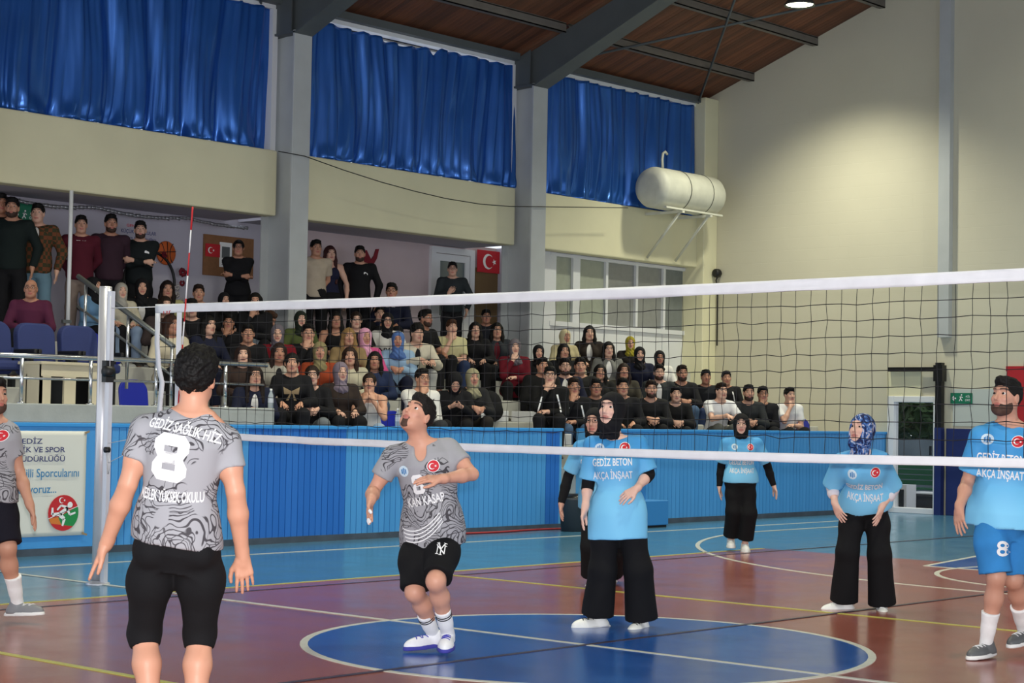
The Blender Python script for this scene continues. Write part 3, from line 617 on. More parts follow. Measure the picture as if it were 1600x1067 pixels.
# ---- roof
ce = tag(empty('ceiling', (0, 0, 0)), kind='structure'); BOARD = mat('roof_boards', None, .7, var=.3, vscale=5, bump=.1, bscale=40, stretch=(6, .5, 1))
sl = math.hypot(1, .363); bb = MB(); L0 = 13.4
bb.add([(x, y, roofz(y)+dz) for x in (-.057, .057) for y in (-1.0, 12.4) for dz in (0, .02)], [(0, 1, 3, 2), (4, 6, 7, 5), (0, 4, 5, 1), (2, 3, 7, 6), (0, 2, 6, 4), (1, 5, 7, 3)]); bme = bb.mesh('board'); bme.materials.append(BOARD)
rg = np.random.RandomState(2)
for k in range(150):
    k_ = rg.rand(); o = obj('board', bme, None, ce, (2.3+.1015*k, 0, .004*rg.rand())); o.scale = (.86, 1, 1); o.color = lin((92+34*k_, 56+20*k_, 38+12*k_))
tag(MB().add([(x, y, roofz(y)+.03+dz) for x in (-14, XE+.2) for y in (-1.0, 12.6) for dz in (0, .1)], [(0, 1, 3, 2), (4, 6, 7, 5), (0, 4, 5, 1), (2, 3, 7, 6), (0, 2, 6, 4), (1, 5, 7, 3)]).build('ceiling_4', mat('roof_deck', (66, 44, 34), .9)), kind='structure')
tag(MB().add([(x, y, roofz(y)+.03+dz) for x in (-14, XE+.2) for y in (-13.0, -1.001) for dz in (0, .1)], [(0, 1, 3, 2), (4, 6, 7, 5), (0, 4, 5, 1), (2, 3, 7, 6), (0, 2, 6, 4), (1, 5, 7, 3)]).build('ceiling_5', mat('roof_deck', (66, 44, 34), .9)), kind='structure')
PUR = mat('purlin_steel', (112, 106, 98), .6, var=.15, vscale=4)
for k, y in enumerate((11.95, 10.80, 9.50, 8.20, 6.90, 5.6)):
    b = MB(); z = roofz(y)
    for x0, x1 in ((2.5, 7.39), (7.47, 12.34), (12.42, XE)): b.box(x0, y-.055, z-.13, x1, y-.04, z+.02); b.box(x0, y-.055, z-.13, x1, y+.055, z-.115); b.box(x0, y-.055, z-.005, x1, y+.055, z+.01)
    b.build('purlin', PUR, ce)
for x0, x1 in ((12.5, XE-.05), (2.6, 7.3)):
    for ya, yb in ((12.0, 7.2), (7.2, 12.0)): MB().tube([(x0, ya, roofz(ya)-.16), (x1, yb, roofz(yb)-.16)], .022, 6).build('brace_rod', STEELD, ce)
def lamp(x, y, label, on=True):
    z = roofz(y)-.34; l = empty('ceiling_lamp', (x, y, z), label, 'lamp', 'high bay ceiling lamps'); pr = [(.05, .26), (.07, .2), (.13, .16), (.23, .05), (.25, 0), (.242, 0), (.22, .05), (.12, .15)]
    MB().lathe(pr, n=24).build('lamp_shade', mat('lamp_shade_metal', (60, 62, 60), .4), l); MB().tube([(0, 0, .24), (0, 0, .36)], .015, 6).build('stem', STEELD, l)
    MB().lathe([(0.001, .035), (.12, .03), (.21, .02), (.215, .045), (.001, .05)], n=20).build('lamp_diffuser', mat('lamp_glow', (255, 255, 214), .5, emit=9), l)
    d = bpy.data.lights.new('lamp_light', 'SPOT'); d.energy = 1150; d.color = (1.0, .98, .76); d.spot_size = math.radians(124); d.spot_blend = .9; d.shadow_soft_size = .2
    o = bpy.data.objects.new('lamp_light', d); COL.objects.link(o); o.parent = l; o.location = (0, 0, -.06)
lamp(15.35, 8.45, 'glowing round ceiling lamp under the roof near the end wall')
for i, (x, y) in enumerate(((15.35, 1.5), (10.0, 5.2), (5.0, 5.2), (10, -3), (0.5, 5.2), (0, -3))): lamp(x, y, 'round ceiling lamp above the frame, one of the unseen row %s' % ('near the end wall', 'over the right half', 'over the net side', 'over the far court', 'over the left half', 'over the near court')[i])
# ---- recess behind the stand
tag(MB().box(-2.4, 12.75, 1.5, 8.75, 12.9, 4.2).build('wall_left', LILAC), kind='structure'); tag(MB().box(8.75, 12.74, 1.5, 17.0, 12.9, 4.2).build('wall_left_1', PINK), kind='structure')
tag(MB().box(13.0, 11.95, 1.5, 13.25, 12.75, 4.2).build('wall_left_2', LILAC), kind='structure')
dr = tag(empty('door_2', (11.94, 12.74, 2.28)), kind='structure'); f = MB()
for a in ((-.50, -.40, 0, 1.84), (.40, .50, 0, 1.84), (-.4, .4, 1.74, 1.84)): f.box(a[0], -.06, a[2], a[1], 0, a[3])
for a in ((-.39, -.29, 0, 1.73), (.29, .39, 0, 1.73), (-.29, .29, 1.62, 1.73), (-.29, .29, 0, .75)): f.box(a[0], -.045, a[2], a[1], -.005, a[3])
f.build('door_frame', WHITE, dr); MB().box(-.30, -.02, .74, .30, -.01, 1.63).build('door_pane', mat('door_glass_grey', (92, 104, 108), .15, spec=.6), dr)
MB().box(.02, -.03, 1.0, .08, -.02, 1.45).build('door_bar', WHITE, dr); MB().tube([(.33, -.06, .92), (.33, -.09, .92), (.24, -.09, .92)], .010, 6).build('door_handle', BLACK, dr)
pl = MB().box(12.46, 12.68, 2.5, 12.99, 12.735, 3.85).build('wood_panel', mat('brown_board', (112, 88, 56), .6, var=.2, vscale=3, stretch=(1, 1, .15))); tag(pl, 'brown wooden board on the wall under the Turkish flag', 'panel')
tag(MB().box(13.23, 12.6, 2.28, 13.34, 12.74, 4.15).build('trim_5', WHITE), kind='structure')
fg = empty('turkish_flag', (12.84, 12.66, 3.97), 'red Turkish flag hung on the wall beside the doorway', 'flag'); MB().box(-.37, -.006, -.19, .37, .006, .17).build('flag_cloth', mat('flag_cloth_red', (186, 26, 40), .7), fg)
o = flat('crescent_star', crescent_star(.125), (12.72-12.84, -.012, -.01), (1, 0, 0), (0, 0, 1), mat('white_paint', (236, 232, 230), .7), fg)
# window partition of the right bay
wp = tag(empty('window_4', (0, 11.95, 0)), kind='structure')
for i, (x0, x1, rgb) in enumerate(((13.55, 13.98, 0), (14.16, 14.84, 0), (14.90, 15.66, 1), (15.72, 16.44, 1), (16.50, 17.22, 2))): MB().box(x0-.02, .0, 3.02, x1+.02, .02, 4.10).build('pane', mat('frosted_glass_%s' % 'abc'[rgb], ((158, 164, 150), (140, 142, 140), (120, 126, 126))[rgb], .35, spec=.6, var=.10, vscale=9), wp)
f = MB()
for a in ((13.26, 13.42, 2.0, 4.14), (13.42, 13.55, 2.94, 4.14), (13.98, 14.16, 2.94, 4.14), (14.84, 14.90, 2.94, 4.14), (15.66, 15.72, 2.94, 4.14), (16.44, 16.50, 2.94, 4.14), (17.22, 17.28, 2.94, 4.14)): f.box(a[0], -.05, a[2], a[1], .04, a[3])
f.box(13.40, -.058, 2.945, 17.29, .045, 3.02); f.box(13.40, -.058, 4.08, 17.29, .045, 4.135); f.build('window_frame', WHITE, wp)
for k in range(5): x = (13.42, 14.07, 14.87, 15.69, 16.47, 17.28); MB().box(x[k]+.01, -.01, 1.5, x[k+1]-.01, .03, 2.94).build('lower_panel', WHITE, wp)
# ---- grandstand
gs = empty('grandstand', (7, 8.2, 0), 'pale painted concrete tiers of the spectator stand', 'stand')
tag(gs, kind='structure')
for k in range(5):
    y0 = 8.55+.8*k; bevel(MB().box(-9, y0-8.2, .3, 10.46-.001*k, (13.0 if k == 4 else y0+.82)-8.2, 1.08+.3*k).build('tier', STEP, gs), .015)
MB().box(-9, 0, 0, 10.46, .36, .78).build('tier', CONC, gs)
MB().box(-9, .03, .8, -4.25, 1.94, 1.5).build('gallery_floor', CONC, gs)
for (x, y, zz) in ((9.35, 9.36, 1.38), (10.35, 9.36, 1.38), (9.75, 8.56, 1.08)): bevel(MB().box(x-.28-7, y-8.2, zz, x+.28-7, y-8.2+.35, zz+.15).build('step_block', WHITE, gs), .01)
tag(bevel(MB().box(-2, 8.035, 1.31, 4.27, 8.24, 1.50).build('wall_front_1', CONC), .012), kind='structure')
# ---- blue planked barrier
PLK = mat('blue_plank_paint', None, .42, spec=.5, var=.06, vscale=3, bump=.04, bscale=50, stretch=(4, 1, .4)); BACKB = mat('barrier_backing', (92, 170, 226), .45)
pm = bevel(MB().box(-.0405, 0, .07, .0405, .022, 1.28).build('plank', PLK), .006); pme = pm.data; bpy.data.objects.remove(pm)
def barrier(x0, x1, label, smooth_to=None):
    br = tag(empty('planked_barrier', ((x0+x1)/2, YB, 0), label, 'barrier'), kind=None); ox = (x0+x1)/2
    MB().box(x0-ox, .018, 0, x1-ox, .17, 1.28).build('backing', BACKB, br); bevel(MB().box(x0-ox, -.015, 1.27, x1-ox, .18, 1.312).build('top_rail', mat('barrier_rail_paint', (58, 150, 222), .45), br), .008)
    MB().box(x0-ox, -.012, 0, x1-ox, .0, .07).build('skirting', mat('skirting_grey', (70, 82, 96), .7, var=.3, vscale=6), br); x = x0
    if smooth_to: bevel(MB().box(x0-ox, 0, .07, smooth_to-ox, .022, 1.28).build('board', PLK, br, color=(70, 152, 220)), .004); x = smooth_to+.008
    while x+.0905 < x1+.02:
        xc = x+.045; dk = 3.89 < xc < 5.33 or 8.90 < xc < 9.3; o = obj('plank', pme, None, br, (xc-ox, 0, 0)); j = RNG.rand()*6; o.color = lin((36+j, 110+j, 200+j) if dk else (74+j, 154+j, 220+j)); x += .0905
    return br
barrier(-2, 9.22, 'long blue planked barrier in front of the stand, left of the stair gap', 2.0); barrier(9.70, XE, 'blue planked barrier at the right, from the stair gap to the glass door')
# ============================================================ fixed things and props
def text_fit(s, wd, ht, bold=.012, ref='H'):
    """lettering scaled to a width and capital height in metres"""
    v, f = text_2d(s, 1.0, 1.0, bold); v[:, 0] = (v[:, 0]-(v[:, 0].max()+v[:, 0].min())/2)*wd/(v[:, 0].max()-v[:, 0].min()); v[:, 1] = (v[:, 1]-.0)*ht/.72; return v, f
TB = mat('banner_navy_ink', (44, 52, 110), .7); TC = mat('banner_blue_ink', (58, 130, 180), .7); RED = mat('sign_red', (196, 36, 44), .6); GREEN = mat('emblem_green', (30, 140, 74), .6); ORANGE = mat('emblem_orange', (214, 122, 50), .6)
# ---- banner on the barrier
bn = empty('banner', (1.12, 8.012, .71), 'white vinyl banner with blue lettering tied to the left barrier', 'banner'); rg = np.random.RandomState(4)
nx, nz = 30, 24; xs = np.linspace(-.66, .66, nx); zs = np.linspace(-.52, .52, nz); X, Z = np.meshgrid(xs, zs, indexing='ij')
Yb = .002-.006*np.abs(np.sin((X+Z*.6)*7))*(Z+.6)*.6*(X > 0); a = (np.arange(nx-1)[:, None]*nz+np.arange(nz-1)[None, :]); q = np.stack([a, a+nz, a+nz+1, a+1], -1).reshape(-1, 4)
sh = obj('sheet', np_mesh('sheet', np.stack([X, Yb, Z], -1).reshape(-1, 3), q), mat('banner_vinyl', (222, 222, 214), .5), bn); sh.modifiers.new('t', 'SOLIDIFY').thickness = .003
FX, FZ = (1, 0, 0), (0, 0, 1)
for s, wd, hh, x, z, m, b in (('GEDİZ', .31, .052, -.02, 1.126, TB, .012), ('GENÇLİK VE SPOR', .80, .052, .0, 1.043, TB, .012), ('İLÇE MÜDÜRLÜĞÜ', .80, .052, .0, .952, TB, .012), ('Ülkemizin Milli Sporcularını', 1.14, .085, .0, .812, TC, .008), ('Yetiştiriyoruz...', .68, .085, -.03, .655, TC, .008)):
    flat('lettering', text_fit(s, wd, hh, b), (x, -.012, z-.71), FX, FZ, m, bn)
ex, ez = .40, .418-.71
flat('emblem', disc_2d(.178), (ex, -.010, ez), FX, FZ, RED, bn); n = 20
flat('emblem', poly_2d([[(.178*math.cos(t), .178*math.sin(t)) for t in np.linspace(math.radians(-150), math.radians(20), n)]]), (ex, -.011, ez), FX, FZ, GREEN, bn); flat('emblem', poly_2d([[(-.17, -.05), (-.06, -.04), (.0, -.16), (-.05, -.17), (-.14, -.11)]]), (ex, -.0115, ez), FX, FZ, ORANGE, bn); flat('emblem', poly_2d([[(.178*math.cos(t), .178*math.sin(t)) for t in np.linspace(math.radians(215), math.radians(310), n)]]), (ex, -.0118, ez), FX, FZ, RED, bn)
flat('emblem', crescent_star(.030), (ex-.025, -.0125, ez+.125), FX, FZ, mat('white_print', (238, 238, 240), .6), bn); WPR = mat('white_print')
def bars(lst, org, m, parent, name='emblem', ux=FX, uy=FZ):
    pl = []
    for x0, y0, x1, y1, w0, w1 in lst: d = nrm(V(x1-x0, y1-y0)); n_ = V(-d[1], d[0]); pl.append([(x0+n_[0]*w0/2, y0+n_[1]*w0/2), (x0-n_[0]*w0/2, y0-n_[1]*w0/2), (x1-n_[0]*w1/2, y1-n_[1]*w1/2), (x1+n_[0]*w1/2, y1+n_[1]*w1/2)])
    return flat(name, poly_2d(pl), org, ux, uy, m, parent)
flat('emblem', disc_2d(.030), (ex+.075, -.013, ez+.078), FX, FZ, WPR, bn)
bars([(.05, .05, -.04, -.01, .035, .045), (-.04, -.01, -.13, -.015, .04, .03), (-.13, -.015, -.13, .055, .03, .02), (-.04, -.02, .01, -.06, .045, .035), (.01, -.06, -.01, -.13, .035, .02), (.05, .05, -.03, .075, .03, .02), (-.03, .075, -.075, .03, .02, .018), (.04, .04, .075, -.02, .03, .022), (.075, -.02, .14, .0, .022, .018), (-.178, -.055, .178, .065, .006, .006)], (ex, -.0135, ez), WPR, bn)
for k, (c, g) in enumerate((((190, 180, 60), (0, 0, -.07, -.06, .05, .03)), ((200, 90, 80), (-.07, -.06, -.16, -.12, .035, .02)), ((80, 150, 170), (.02, -.03, .09, -.13, .04, .02)), ((170, 70, 90), (.09, -.13, .12, -.20, .025, .015)), ((90, 160, 90), (.0, .03, .06, .08, .03, .02)), ((200, 150, 60), (-.02, .02, -.12, .06, .03, .015)), ((110, 60, 120), (.02, .06, .04, .10, .035, .03)))): bars([g], (-.22, -.0125-.0003*k, ez+.02), mat('mosaic_%s' % 'abcdefg'[k], c, .6), bn, 'figure_print')
for x, z in ((.63, .50), (.63, -.50)): bars([(x, z, x+.06, z+.02*np.sign(z), .02, .02)], (0, -.006, 0), mat('tape_tan', (150, 130, 100), .7), bn, 'corner_tape')
# ---- gallery chairs, desk, rails
SEATB = mat('blue_upholstery', (42, 54, 106), .8, var=.08, bump=.1, bscale=120); SEATP = mat('blue_plastic_seat', (26, 40, 160), .4, spec=.5)
def rbox(w_, h_, d_, z0, r=.1, n=6):
    pts = []
    for (cx, cz, a0) in ((w_/2-r, h_-r, 0), (-w_/2+r, h_-r, 90), (-w_/2+r*.5, r*.5, 180), (w_/2-r*.5, r*.5, 270)):
        rr = r if a0 < 180 else r*.5
        for k in range(n+1): t = math.radians(a0+90*k/n); pts.append((cx+rr*math.cos(t), cz+rr*math.sin(t)+z0))
    return pts
def theatre_chair(loc, label):
    c = empty('theatre_chair', loc, label, 'chair', 'upholstered chairs on the gallery'); p = rbox(.47, .56, .09, .30, .13)
    o = MB().prism(p, lambda q, k: (q[0], .20+.10*k+.12*(q[1]-.3), q[1])).build('backrest', SEATB, c); bevel(o, .02, 2); bevel(MB().box(-.22, -.22, .34, .22, .2, .44).build('seat', SEATB, c), .03)
    for s in (-1, 1):
        bevel(MB().box(s*.245-.02, -.20, .52, s*.245+.02, .2, .57).build('armrest', BLACK, c), .012); MB().box(s*.25-.02, -.05, 0, s*.25+.02, .05, .53).build('leg', BLACKM, c)
    return c
for k, x in enumerate((.96, 1.505, 2.05, 2.595)): theatre_chair((x, 9.1, 1.5), ('empty blue upholstered chair at the far left edge of the gallery', 'empty blue upholstered chair left of the one before the maroon shirted man', 'empty blue upholstered chair in front of the seated man in maroon', 'empty blue upholstered chair nearest the silver net post')[k])
for k, x in enumerate((1.60, 2.15)): theatre_chair((x, 10.35, 1.68), ('blue chair in the second gallery row at the left edge', 'blue chair in the second gallery row under the man in maroon')[k])
CREAM = mat('cream_laminate', (206, 196, 170), .5, var=.05)
ds = empty('desk', (1.95, 8.62, 1.5), 'cream laminate scorer desk with cut-out openings behind the rail', 'desk'); bevel(MB().box(-.44, -.18, .40, .42, .25, .43).build('desktop', CREAM, ds), .005)
for x0, x1 in ((-.42, -.30), (-.14, .0), (.20, .40)): MB().box(x0, -.15, 0, x1, -.12, .40).build('front_panel', CREAM, ds)
for x in (-.42, .39): MB().box(x, -.15, 0, x+.02, .22, .40).build('side_panel', CREAM, ds)
MB().box(-.42, -.151, .28, .41, -.119, .40).build('front_panel', CREAM, ds); MB().box(-.42, .1, .0, .41, .12, .3).build('back_panel', BLACK, ds)
rl = empty('guard_rail', (1.7, 8.13, 1.5), 'shiny steel guard rail along the edge of the left gallery', 'rail')
MB().tube([(-3.5, 0, .46), (2.52, 0, .475)], .026, 10).build('top_rail', CHROME, rl); MB().tube([(-3.5, 0, .24), (2.48, 0, .255)], .013, 8).build('mid_rail', CHROME, rl)
for x in (-.62, .19, 1.01, 1.94): MB().tube([(x, 0, 0), (x, 0, .46)], .020, 8).build('post', CHROME, rl); MB().lathe([(.04, 0), (.04, .01), (.02, .012)], (x, 0, 0), 12).build('post_foot', CHROME, rl)
sr = empty('stair_rail', (2.9, 8.1, 1.5), 'sloping grey steel handrail on the gallery stair behind the net post', 'rail'); DGR = mat('dull_steel', (112, 116, 116), .35, metal=.6)
MB().tube([(0, 0, .63), (0, .8, 1.0), (0, 1.75, 1.44)], .030, 8).build('handrail', DGR, sr); MB().tube([(0, 0, .32), (0, .8, .68), (0, 1.75, 1.10)], .016, 8).build('mid_rail', DGR, sr)
for y, z0 in ((.02, -.1), (.80, .18), (1.60, .4)): MB().tube([(0, y, z0), (0, y, .62+.46*y)], .018, 8).build('post', CHROME, sr)
pp = empty('support_pole', (3.98, 11.6, 1.98), 'thin white pipe standing from the tiers up to the cream band', 'pole'); MB().tube([(0, 0, 0), (0, 0, 2.16)], .025, 8).build('pipe', WHITE, pp); MB().box(-.10, -.05, .52, .02, 0, .56).build('clamp', DGR, pp)
def plastic_seat(x, y, z, label):
    s = empty('plastic_seat', (x, y, z), label, 'chair', 'blue plastic bucket seats'); p = rbox(.40, .36, .05, .06, .14)
    bevel(MB().prism(p, lambda q, k: (q[0], .14+.03*k+.15*(q[1]-.06), q[1])).build('backrest', SEATP, s), .012); bevel(MB().box(-.20, -.22, .02, .20, .19, .075).build('seat', SEATP, s), .025); return s
B = lambda k: 1.08+.3*k
for k, (x, r, t) in enumerate(((16.32, 0, 'empty blue plastic seat alone at the right end of the front row'), (15.45, 0, 'blue plastic seat showing between the dark haired man and the older man in white'), (15.35, 1, 'empty blue plastic seat beside the man in the striped track jacket'), (13.15, 2, 'empty blue plastic seat behind the bearded man with clasped hands, upper right'), (13.75, 2, 'empty blue plastic seat, rightmost in the upper row'), (6.95, 0, 'blue plastic seat left of the man in the white printed sweatshirt'), (4.95, 2, 'blue plastic seat beside the woman with long black hair under the net band'), (4.1, 3, 'blue plastic seat near the young man at the upper left tiers'), (3.6, 1, 'blue plastic seat behind the silver net post'))):
    plastic_seat(x, 8.62+.8*r+.12, B(r), t)
# ---- net post, net and antenna
po = empty('net_post', (0, 5.27, 0), 'tall silver volleyball net post with winch at the left', 'post')
MB().tube([(0, 0, .02), (0, 0, 2.47)], .052, 20).build('tube', GALV, po); MB().lathe([(.001, 2.485), (.05, 2.482), (.054, 2.47)], n=20).build('cap', GALV, po); MB().lathe([(.10, 0), (.10, .012), (.055, .03)], n=20).build('base_plate', GALV, po)
MB().box(-.018, -.105, .02, .022, -.048, 2.44).build('rear_track', GALV, po); w_ = MB(); w_.lathe([(.001, -.04), (.045, -.04), (.05, 0), (.045, .04), (.001, .04)], (-.03, -.11, 1.77), 14, 0); w_.build('winch_drum', BLACK, po); MB().box(-.06, -.12, 1.68, .02, -.06, 1.86).build('winch_bracket', BLACK, po)
MB().lathe([(.001, -.02), (.025, -.02), (.025, .02), (.001, .02)], (-.03, -.12, 1.12), 10, 0).build('cord_knob', BLACK, po); MB().tube([(-.03, -.13, 1.78), (-.03, -.11, 2.40)], .004, 5).build('winch_cord', WHITE, po); MB().tube([(-.03, -.12, 1.12), (-.02, -.16, 1.0), (-.02, -.13, .92), (-.03, -.11, 1.1)], .004, 5).build('loose_cord', WHITE, po)
BAND = mat('net_band_vinyl', (232, 232, 236), .5, var=.07, vscale=7, bump=.1, bscale=9); CORD = mat('net_cord', (22, 22, 26), .8)
nt_ = empty('volleyball_net', (0, 0, 1.22), 'black mesh volleyball net with white bands stretched across the court', 'net')
def ztop(y): return 2.29+.006*((y-.2)/2.2)**2
def zbot(y): return 1.215+.010*((y-.2)/2.2)**2*.8
ys = np.linspace(-4.4, 4.57, 120); rg = np.random.RandomState(9)
def band(name, fz, hgt, wob):
    v = []; f = []; rows = 5; off = np.convolve(rg.randn(130), np.ones(5)/5, 'same')[:120]
    for i, y in enumerate(ys):
        for r in range(rows):
            t = r/(rows-1); v.append((.012*off[i]*wob*math.sin(t*3.1+.4)-.004, y, fz(y)-hgt*t+.002*off[i]-1.22))
    for i in range(119):
        for r in range(rows-1): a = i*rows+r; f.append((a, a+1, a+rows+1, a+rows))
    me = bpy.data.meshes.new(name); me.from_pydata(v, [], f); me.polygons.foreach_set('use_smooth', [True]*len(f)); o = obj(name, me, BAND, nt_); o.modifiers.new('t', 'SOLIDIFY').thickness = .008
band('top_band', ztop, .070, 1.0); band('bottom_band', lambda y: zbot(y)+.052, .052, .5)
b = MB(); rows = [k/10 for k in range(1, 10)]
for yy in np.arange(-4.35, 4.5, .1035):
    jit = rg.randn(11)*.004; b.tube([(0, yy+jit[k], ztop(yy)-.06-(ztop(yy)-.06-zbot(yy)-.05)*k/10-1.22) for k in range(11)], .0020, 4, False)
for t in rows:
    b.tube([(0, y, ztop(y)-.06-(ztop(y)-.06-zbot(y)-.05)*t-1.22+.004*rg.randn()) for y in np.arange(-4.35, 4.56, .1035)], .0024, 4, False)
o = b.build('cord_mesh', CORD, nt_); tag(o, kind='stuff')
sb = MB(); pts = [(4.55, 2.27), (4.55, 2.0), (4.52, 1.80), (4.47, 1.68), (4.49, 1.5), (4.51, 1.25)]; v = [(-.004, y+dy, z-1.22) for y, z in pts for dy in (-.03, .03)]
o = sb.add(v, [(2*i, 2*i+1, 2*i+3, 2*i+2) for i in range(5)], True).build('side_band', BAND, nt_); o.modifiers.new('t', 'SOLIDIFY').thickness = .006
o = MB().add([(-.006, 4.265+dy-.0*z, z-1.22) for z in (2.29, 1.24) for dy in (-.03, .03)], [(0, 1, 3, 2)]).build('antenna_sleeve', BAND, nt_); o.modifiers.new('t', 'SOLIDIFY').thickness = .006
flat('lettering', text_fit('TVF', .115, .05, .01), (-.014, 4.42, 2.252-1.22), (0, -1, 0), (0, 0, 1), mat('sign_red'), nt_)
MB().tube([(-.0, 4.57, ztop(4.57)-.02-1.22), (0, 5.2, 2.30-1.22)], .004, 5).build('head_cord', WHITE, nt_); MB().tube([(0, 4.5, zbot(4.5)+.02-1.22), (0, 5.2, 1.17-1.22)], .003, 5).build('foot_cord', WHITE, nt_); MB().tube([(0, 5.2, 1.0-1.22), (0, 4.5, 1.24-1.22)], .003, 5).build('foot_cord', WHITE, nt_)
an = empty('antenna', (-.012, 4.24, 1.25), 'red and white striped net antenna on the left of the net', 'antenna'); za, zb_ = 0, 1.83; A0, A1 = V(0, .02, 0), V(0, -.12, 1.83)
for k in range(10):
    p0 = A0+(A1-A0)*k/10; p1 = A0+(A1-A0)*(k+1)/10
    MB().tube([p0, p1], .006 if k < 9 else .0075, 6).build('stripe', RED if k % 2 == 1 else WPR, an)
# ---- end wall things
pi = empty('heating_pipes', (XE-.01, 0, 2.7), 'pair of cream lagged pipes running along the end wall', 'pipe'); PIPE = mat('pipe_lagging', (206, 200, 178), .7, var=.08, vscale=4, bump=.15, bscale=14)
MB().tube([(-.13, y, .02+.005*math.sin(y*3)) for y in np.linspace(4.1, -9, 40)], .062, 10).build('upper_pipe', PIPE, pi); MB().tube([(-.13, y, -.14+.004*math.sin(y*2)) for y in np.linspace(4.05, -9, 40)], .055, 10).build('lower_pipe', PIPE, pi)
for y in (3.8, 1.5, -.95, -3): MB().box(-.16, y-.02, -.24, -.065, y+.02, .1).build('bracket', PIPE, pi)
bp_ = empty('bracket_post', (XE-.09, 7.03, 0), 'black steel post with a side arm next to the glass door', 'post'); MB().box(-.05, -.055, 1.40, .05, .055, 2.44).build('post', BLACKM, bp_); MB().box(-.035, 0, 2.30, .03, .93, 2.37).build('arm', BLACKM, bp_); MB().box(-.07, -.08, 2.14, .07, .08, 2.40).build('clamp', BLACKM, bp_); MB().box(-.055, -.06, 0, .055, .06, 1.40).build('lower_sleeve', NAVY, bp_)
tag(bevel(MB().box(XE-.06, -8, 0, XE-.001, 6.93, 1.39).build('navy_wall_padding', NAVY), .01), 'navy blue padding on the lower end wall behind the man at right', 'padding')
sg = empty('exit_sign', (XE-.012, 6.685, 1.872), 'green and white exit sign with arrow on the end wall', 'sign'); SGR = mat('sign_green', (16, 112, 82), .5); SU, SV = (0, -1, 0), (0, 0, 1)
def exit_sign(p, s=1.0, ux=SU, off=(-.001, 0, 0), flip=False):
    ux = V(*ux); o = V(*off)
    a = -1 if not flip else 1
    bars([(-.16, 0, -.09, 0, .022, .022), (-.155, 0, -.125, .035, .02, .018), (-.155, 0, -.125, -.035, .02, .018)], o, WPR, p, 'arrow', ux, SV)
    bars([(.0, .035, -.012, -.005, .022, .02), (-.012, -.005, .018, -.04, .014, .012), (-.012, -.005, -.035, -.045, .014, .012), (0, .03, .03, .008, .012, .01), (0, .03, -.03, .018, .012, .01)], o, WPR, p, 'running_figure', ux, SV); flat('running_figure', disc_2d(.012), o+ux*.006+V(0, 0, .055), ux, SV, WPR, p)
    flat('lettering', text_fit('ACİL', .075, .030, .01), o+ux*.115+V(0, 0, .030), ux, SV, WPR, p); flat('lettering', text_fit('ÇIKIŞ', .095, .030, .01), o+ux*.115+V(0, 0, -.028), ux, SV, WPR, p)
MB().box(0, -.19, -.085, .012, .19, .085).build('plate', SGR, sg); exit_sign(sg, off=(-.0015, 0, 0))
tag(MB().box(XE-.008, 6.08, 1.43, XE-.001, 6.84, 2.02).build('wall_board', mat('pale_board', (188, 194, 190), .5)), 'pale blank board on the end wall behind the exit sign', 'board')
sg.location.x = XE-.022
rp = []
for k in range(13): z = 1.2+k*.1; rp += [(5.89+(.022 if k % 2 else -.0), z), (5.89+(.022 if k % 2 else -.0), z+.1)]
rp = [(5.0, 1.2)]+rp+[(5.0, 2.40)]
rp = [(y, min(z, 2.38)) for y, z in rp]
tag(MB().prism(rp, lambda q, k: (XE-.034+.03*k, q[0], q[1])).build('foam_panel', mat('red_foam', (176, 30, 42), .85, var=.08, bump=.15, bscale=90)), 'red foam mat panel with toothed edge on the end wall at right', 'panel')
ho = empty('wall_siren', (XE-.05, 11.42, 4.05), 'round black horn lamp with hanging cable high on the end wall corner', 'siren'); MB().lathe([(.001, -.12), (.05, -.12), (.075, -.10), (.08, -.02), (.05, .03), (.02, .05)], (0, 0, 0), 14, 0).build('horn', BLACK, ho)
MB().tube([(-.02, .0, -.05), (-.02, .04, -.12), (0.02, .03, -.3), (.02, .03, -1.28)], .012, 6).build('cable', BLACK, ho)
tk = empty('water_tank', (15.86, 11.15, 5.32), 'white wrapped cylindrical tank on wall brackets beside the right curtain', 'tank'); TKM = mat('tank_wrap', (208, 208, 194), .6, var=.10, vscale=5, bump=.25, bscale=9)
MB().lathe([(.001, -.86), (.20, -.855), (.31, -.82), (.345, -.74), (.35, -.3), (.345, .1), (.35, .5), (.345, .86), (.30, .94), (.001, .96)], (0, 0, 0), 32, 0).build('shell', TKM, tk)
for x in (-.12, .52): MB().lathe([(.351, x-.012), (.358, x), (.351, x+.012)], (0, 0, 0), 28, 0).build('strap', mat('dark_strap', (80, 82, 72), .6), tk)
MB().tube([(-.48, 0, .33), (-.50, -.0, .50), (-.48, 0, .60), (-.42, 0, .64), (-.36, 0, .60)], .022, 7).build('vent_pipe', TKM, tk)
for x in (-.28, .52): MB().tube([(x, -.25, -.36), (x, .46, -1.12)], .022, 6).build('strut', TKM, tk); MB().box(x-.03, -.3, -.40, x+.03, .49, -.355).build('bearer', TKM, tk)
MB().box(-.75, -.30, -.36, .85, -.24, -.33).build('bearer', TKM, tk); MB().lathe([(.001, .96), (.03, .96), (.03, 1.04), (.001, 1.04)], (0, 0, .25), 10, 0).build('outlet', BLACK, tk)
cbl = empty('hanging_cable', (7.47, 11.25, 4.95), 'thin dark cable sagging along the cream band between columns', 'cable'); pts = [(7.0, 4.96), (7.47, 4.95), (8.2, 4.84), (8.93, 4.75), (9.6, 4.69), (10.25, 4.65), (11, 4.64), (11.66, 4.67), (13, 4.79), (14.58, 4.93)]
MB().tube([(x-7.47, 0, z-4.95) for x, z in pts], .007, 5).build('cord', BLACK, cbl)
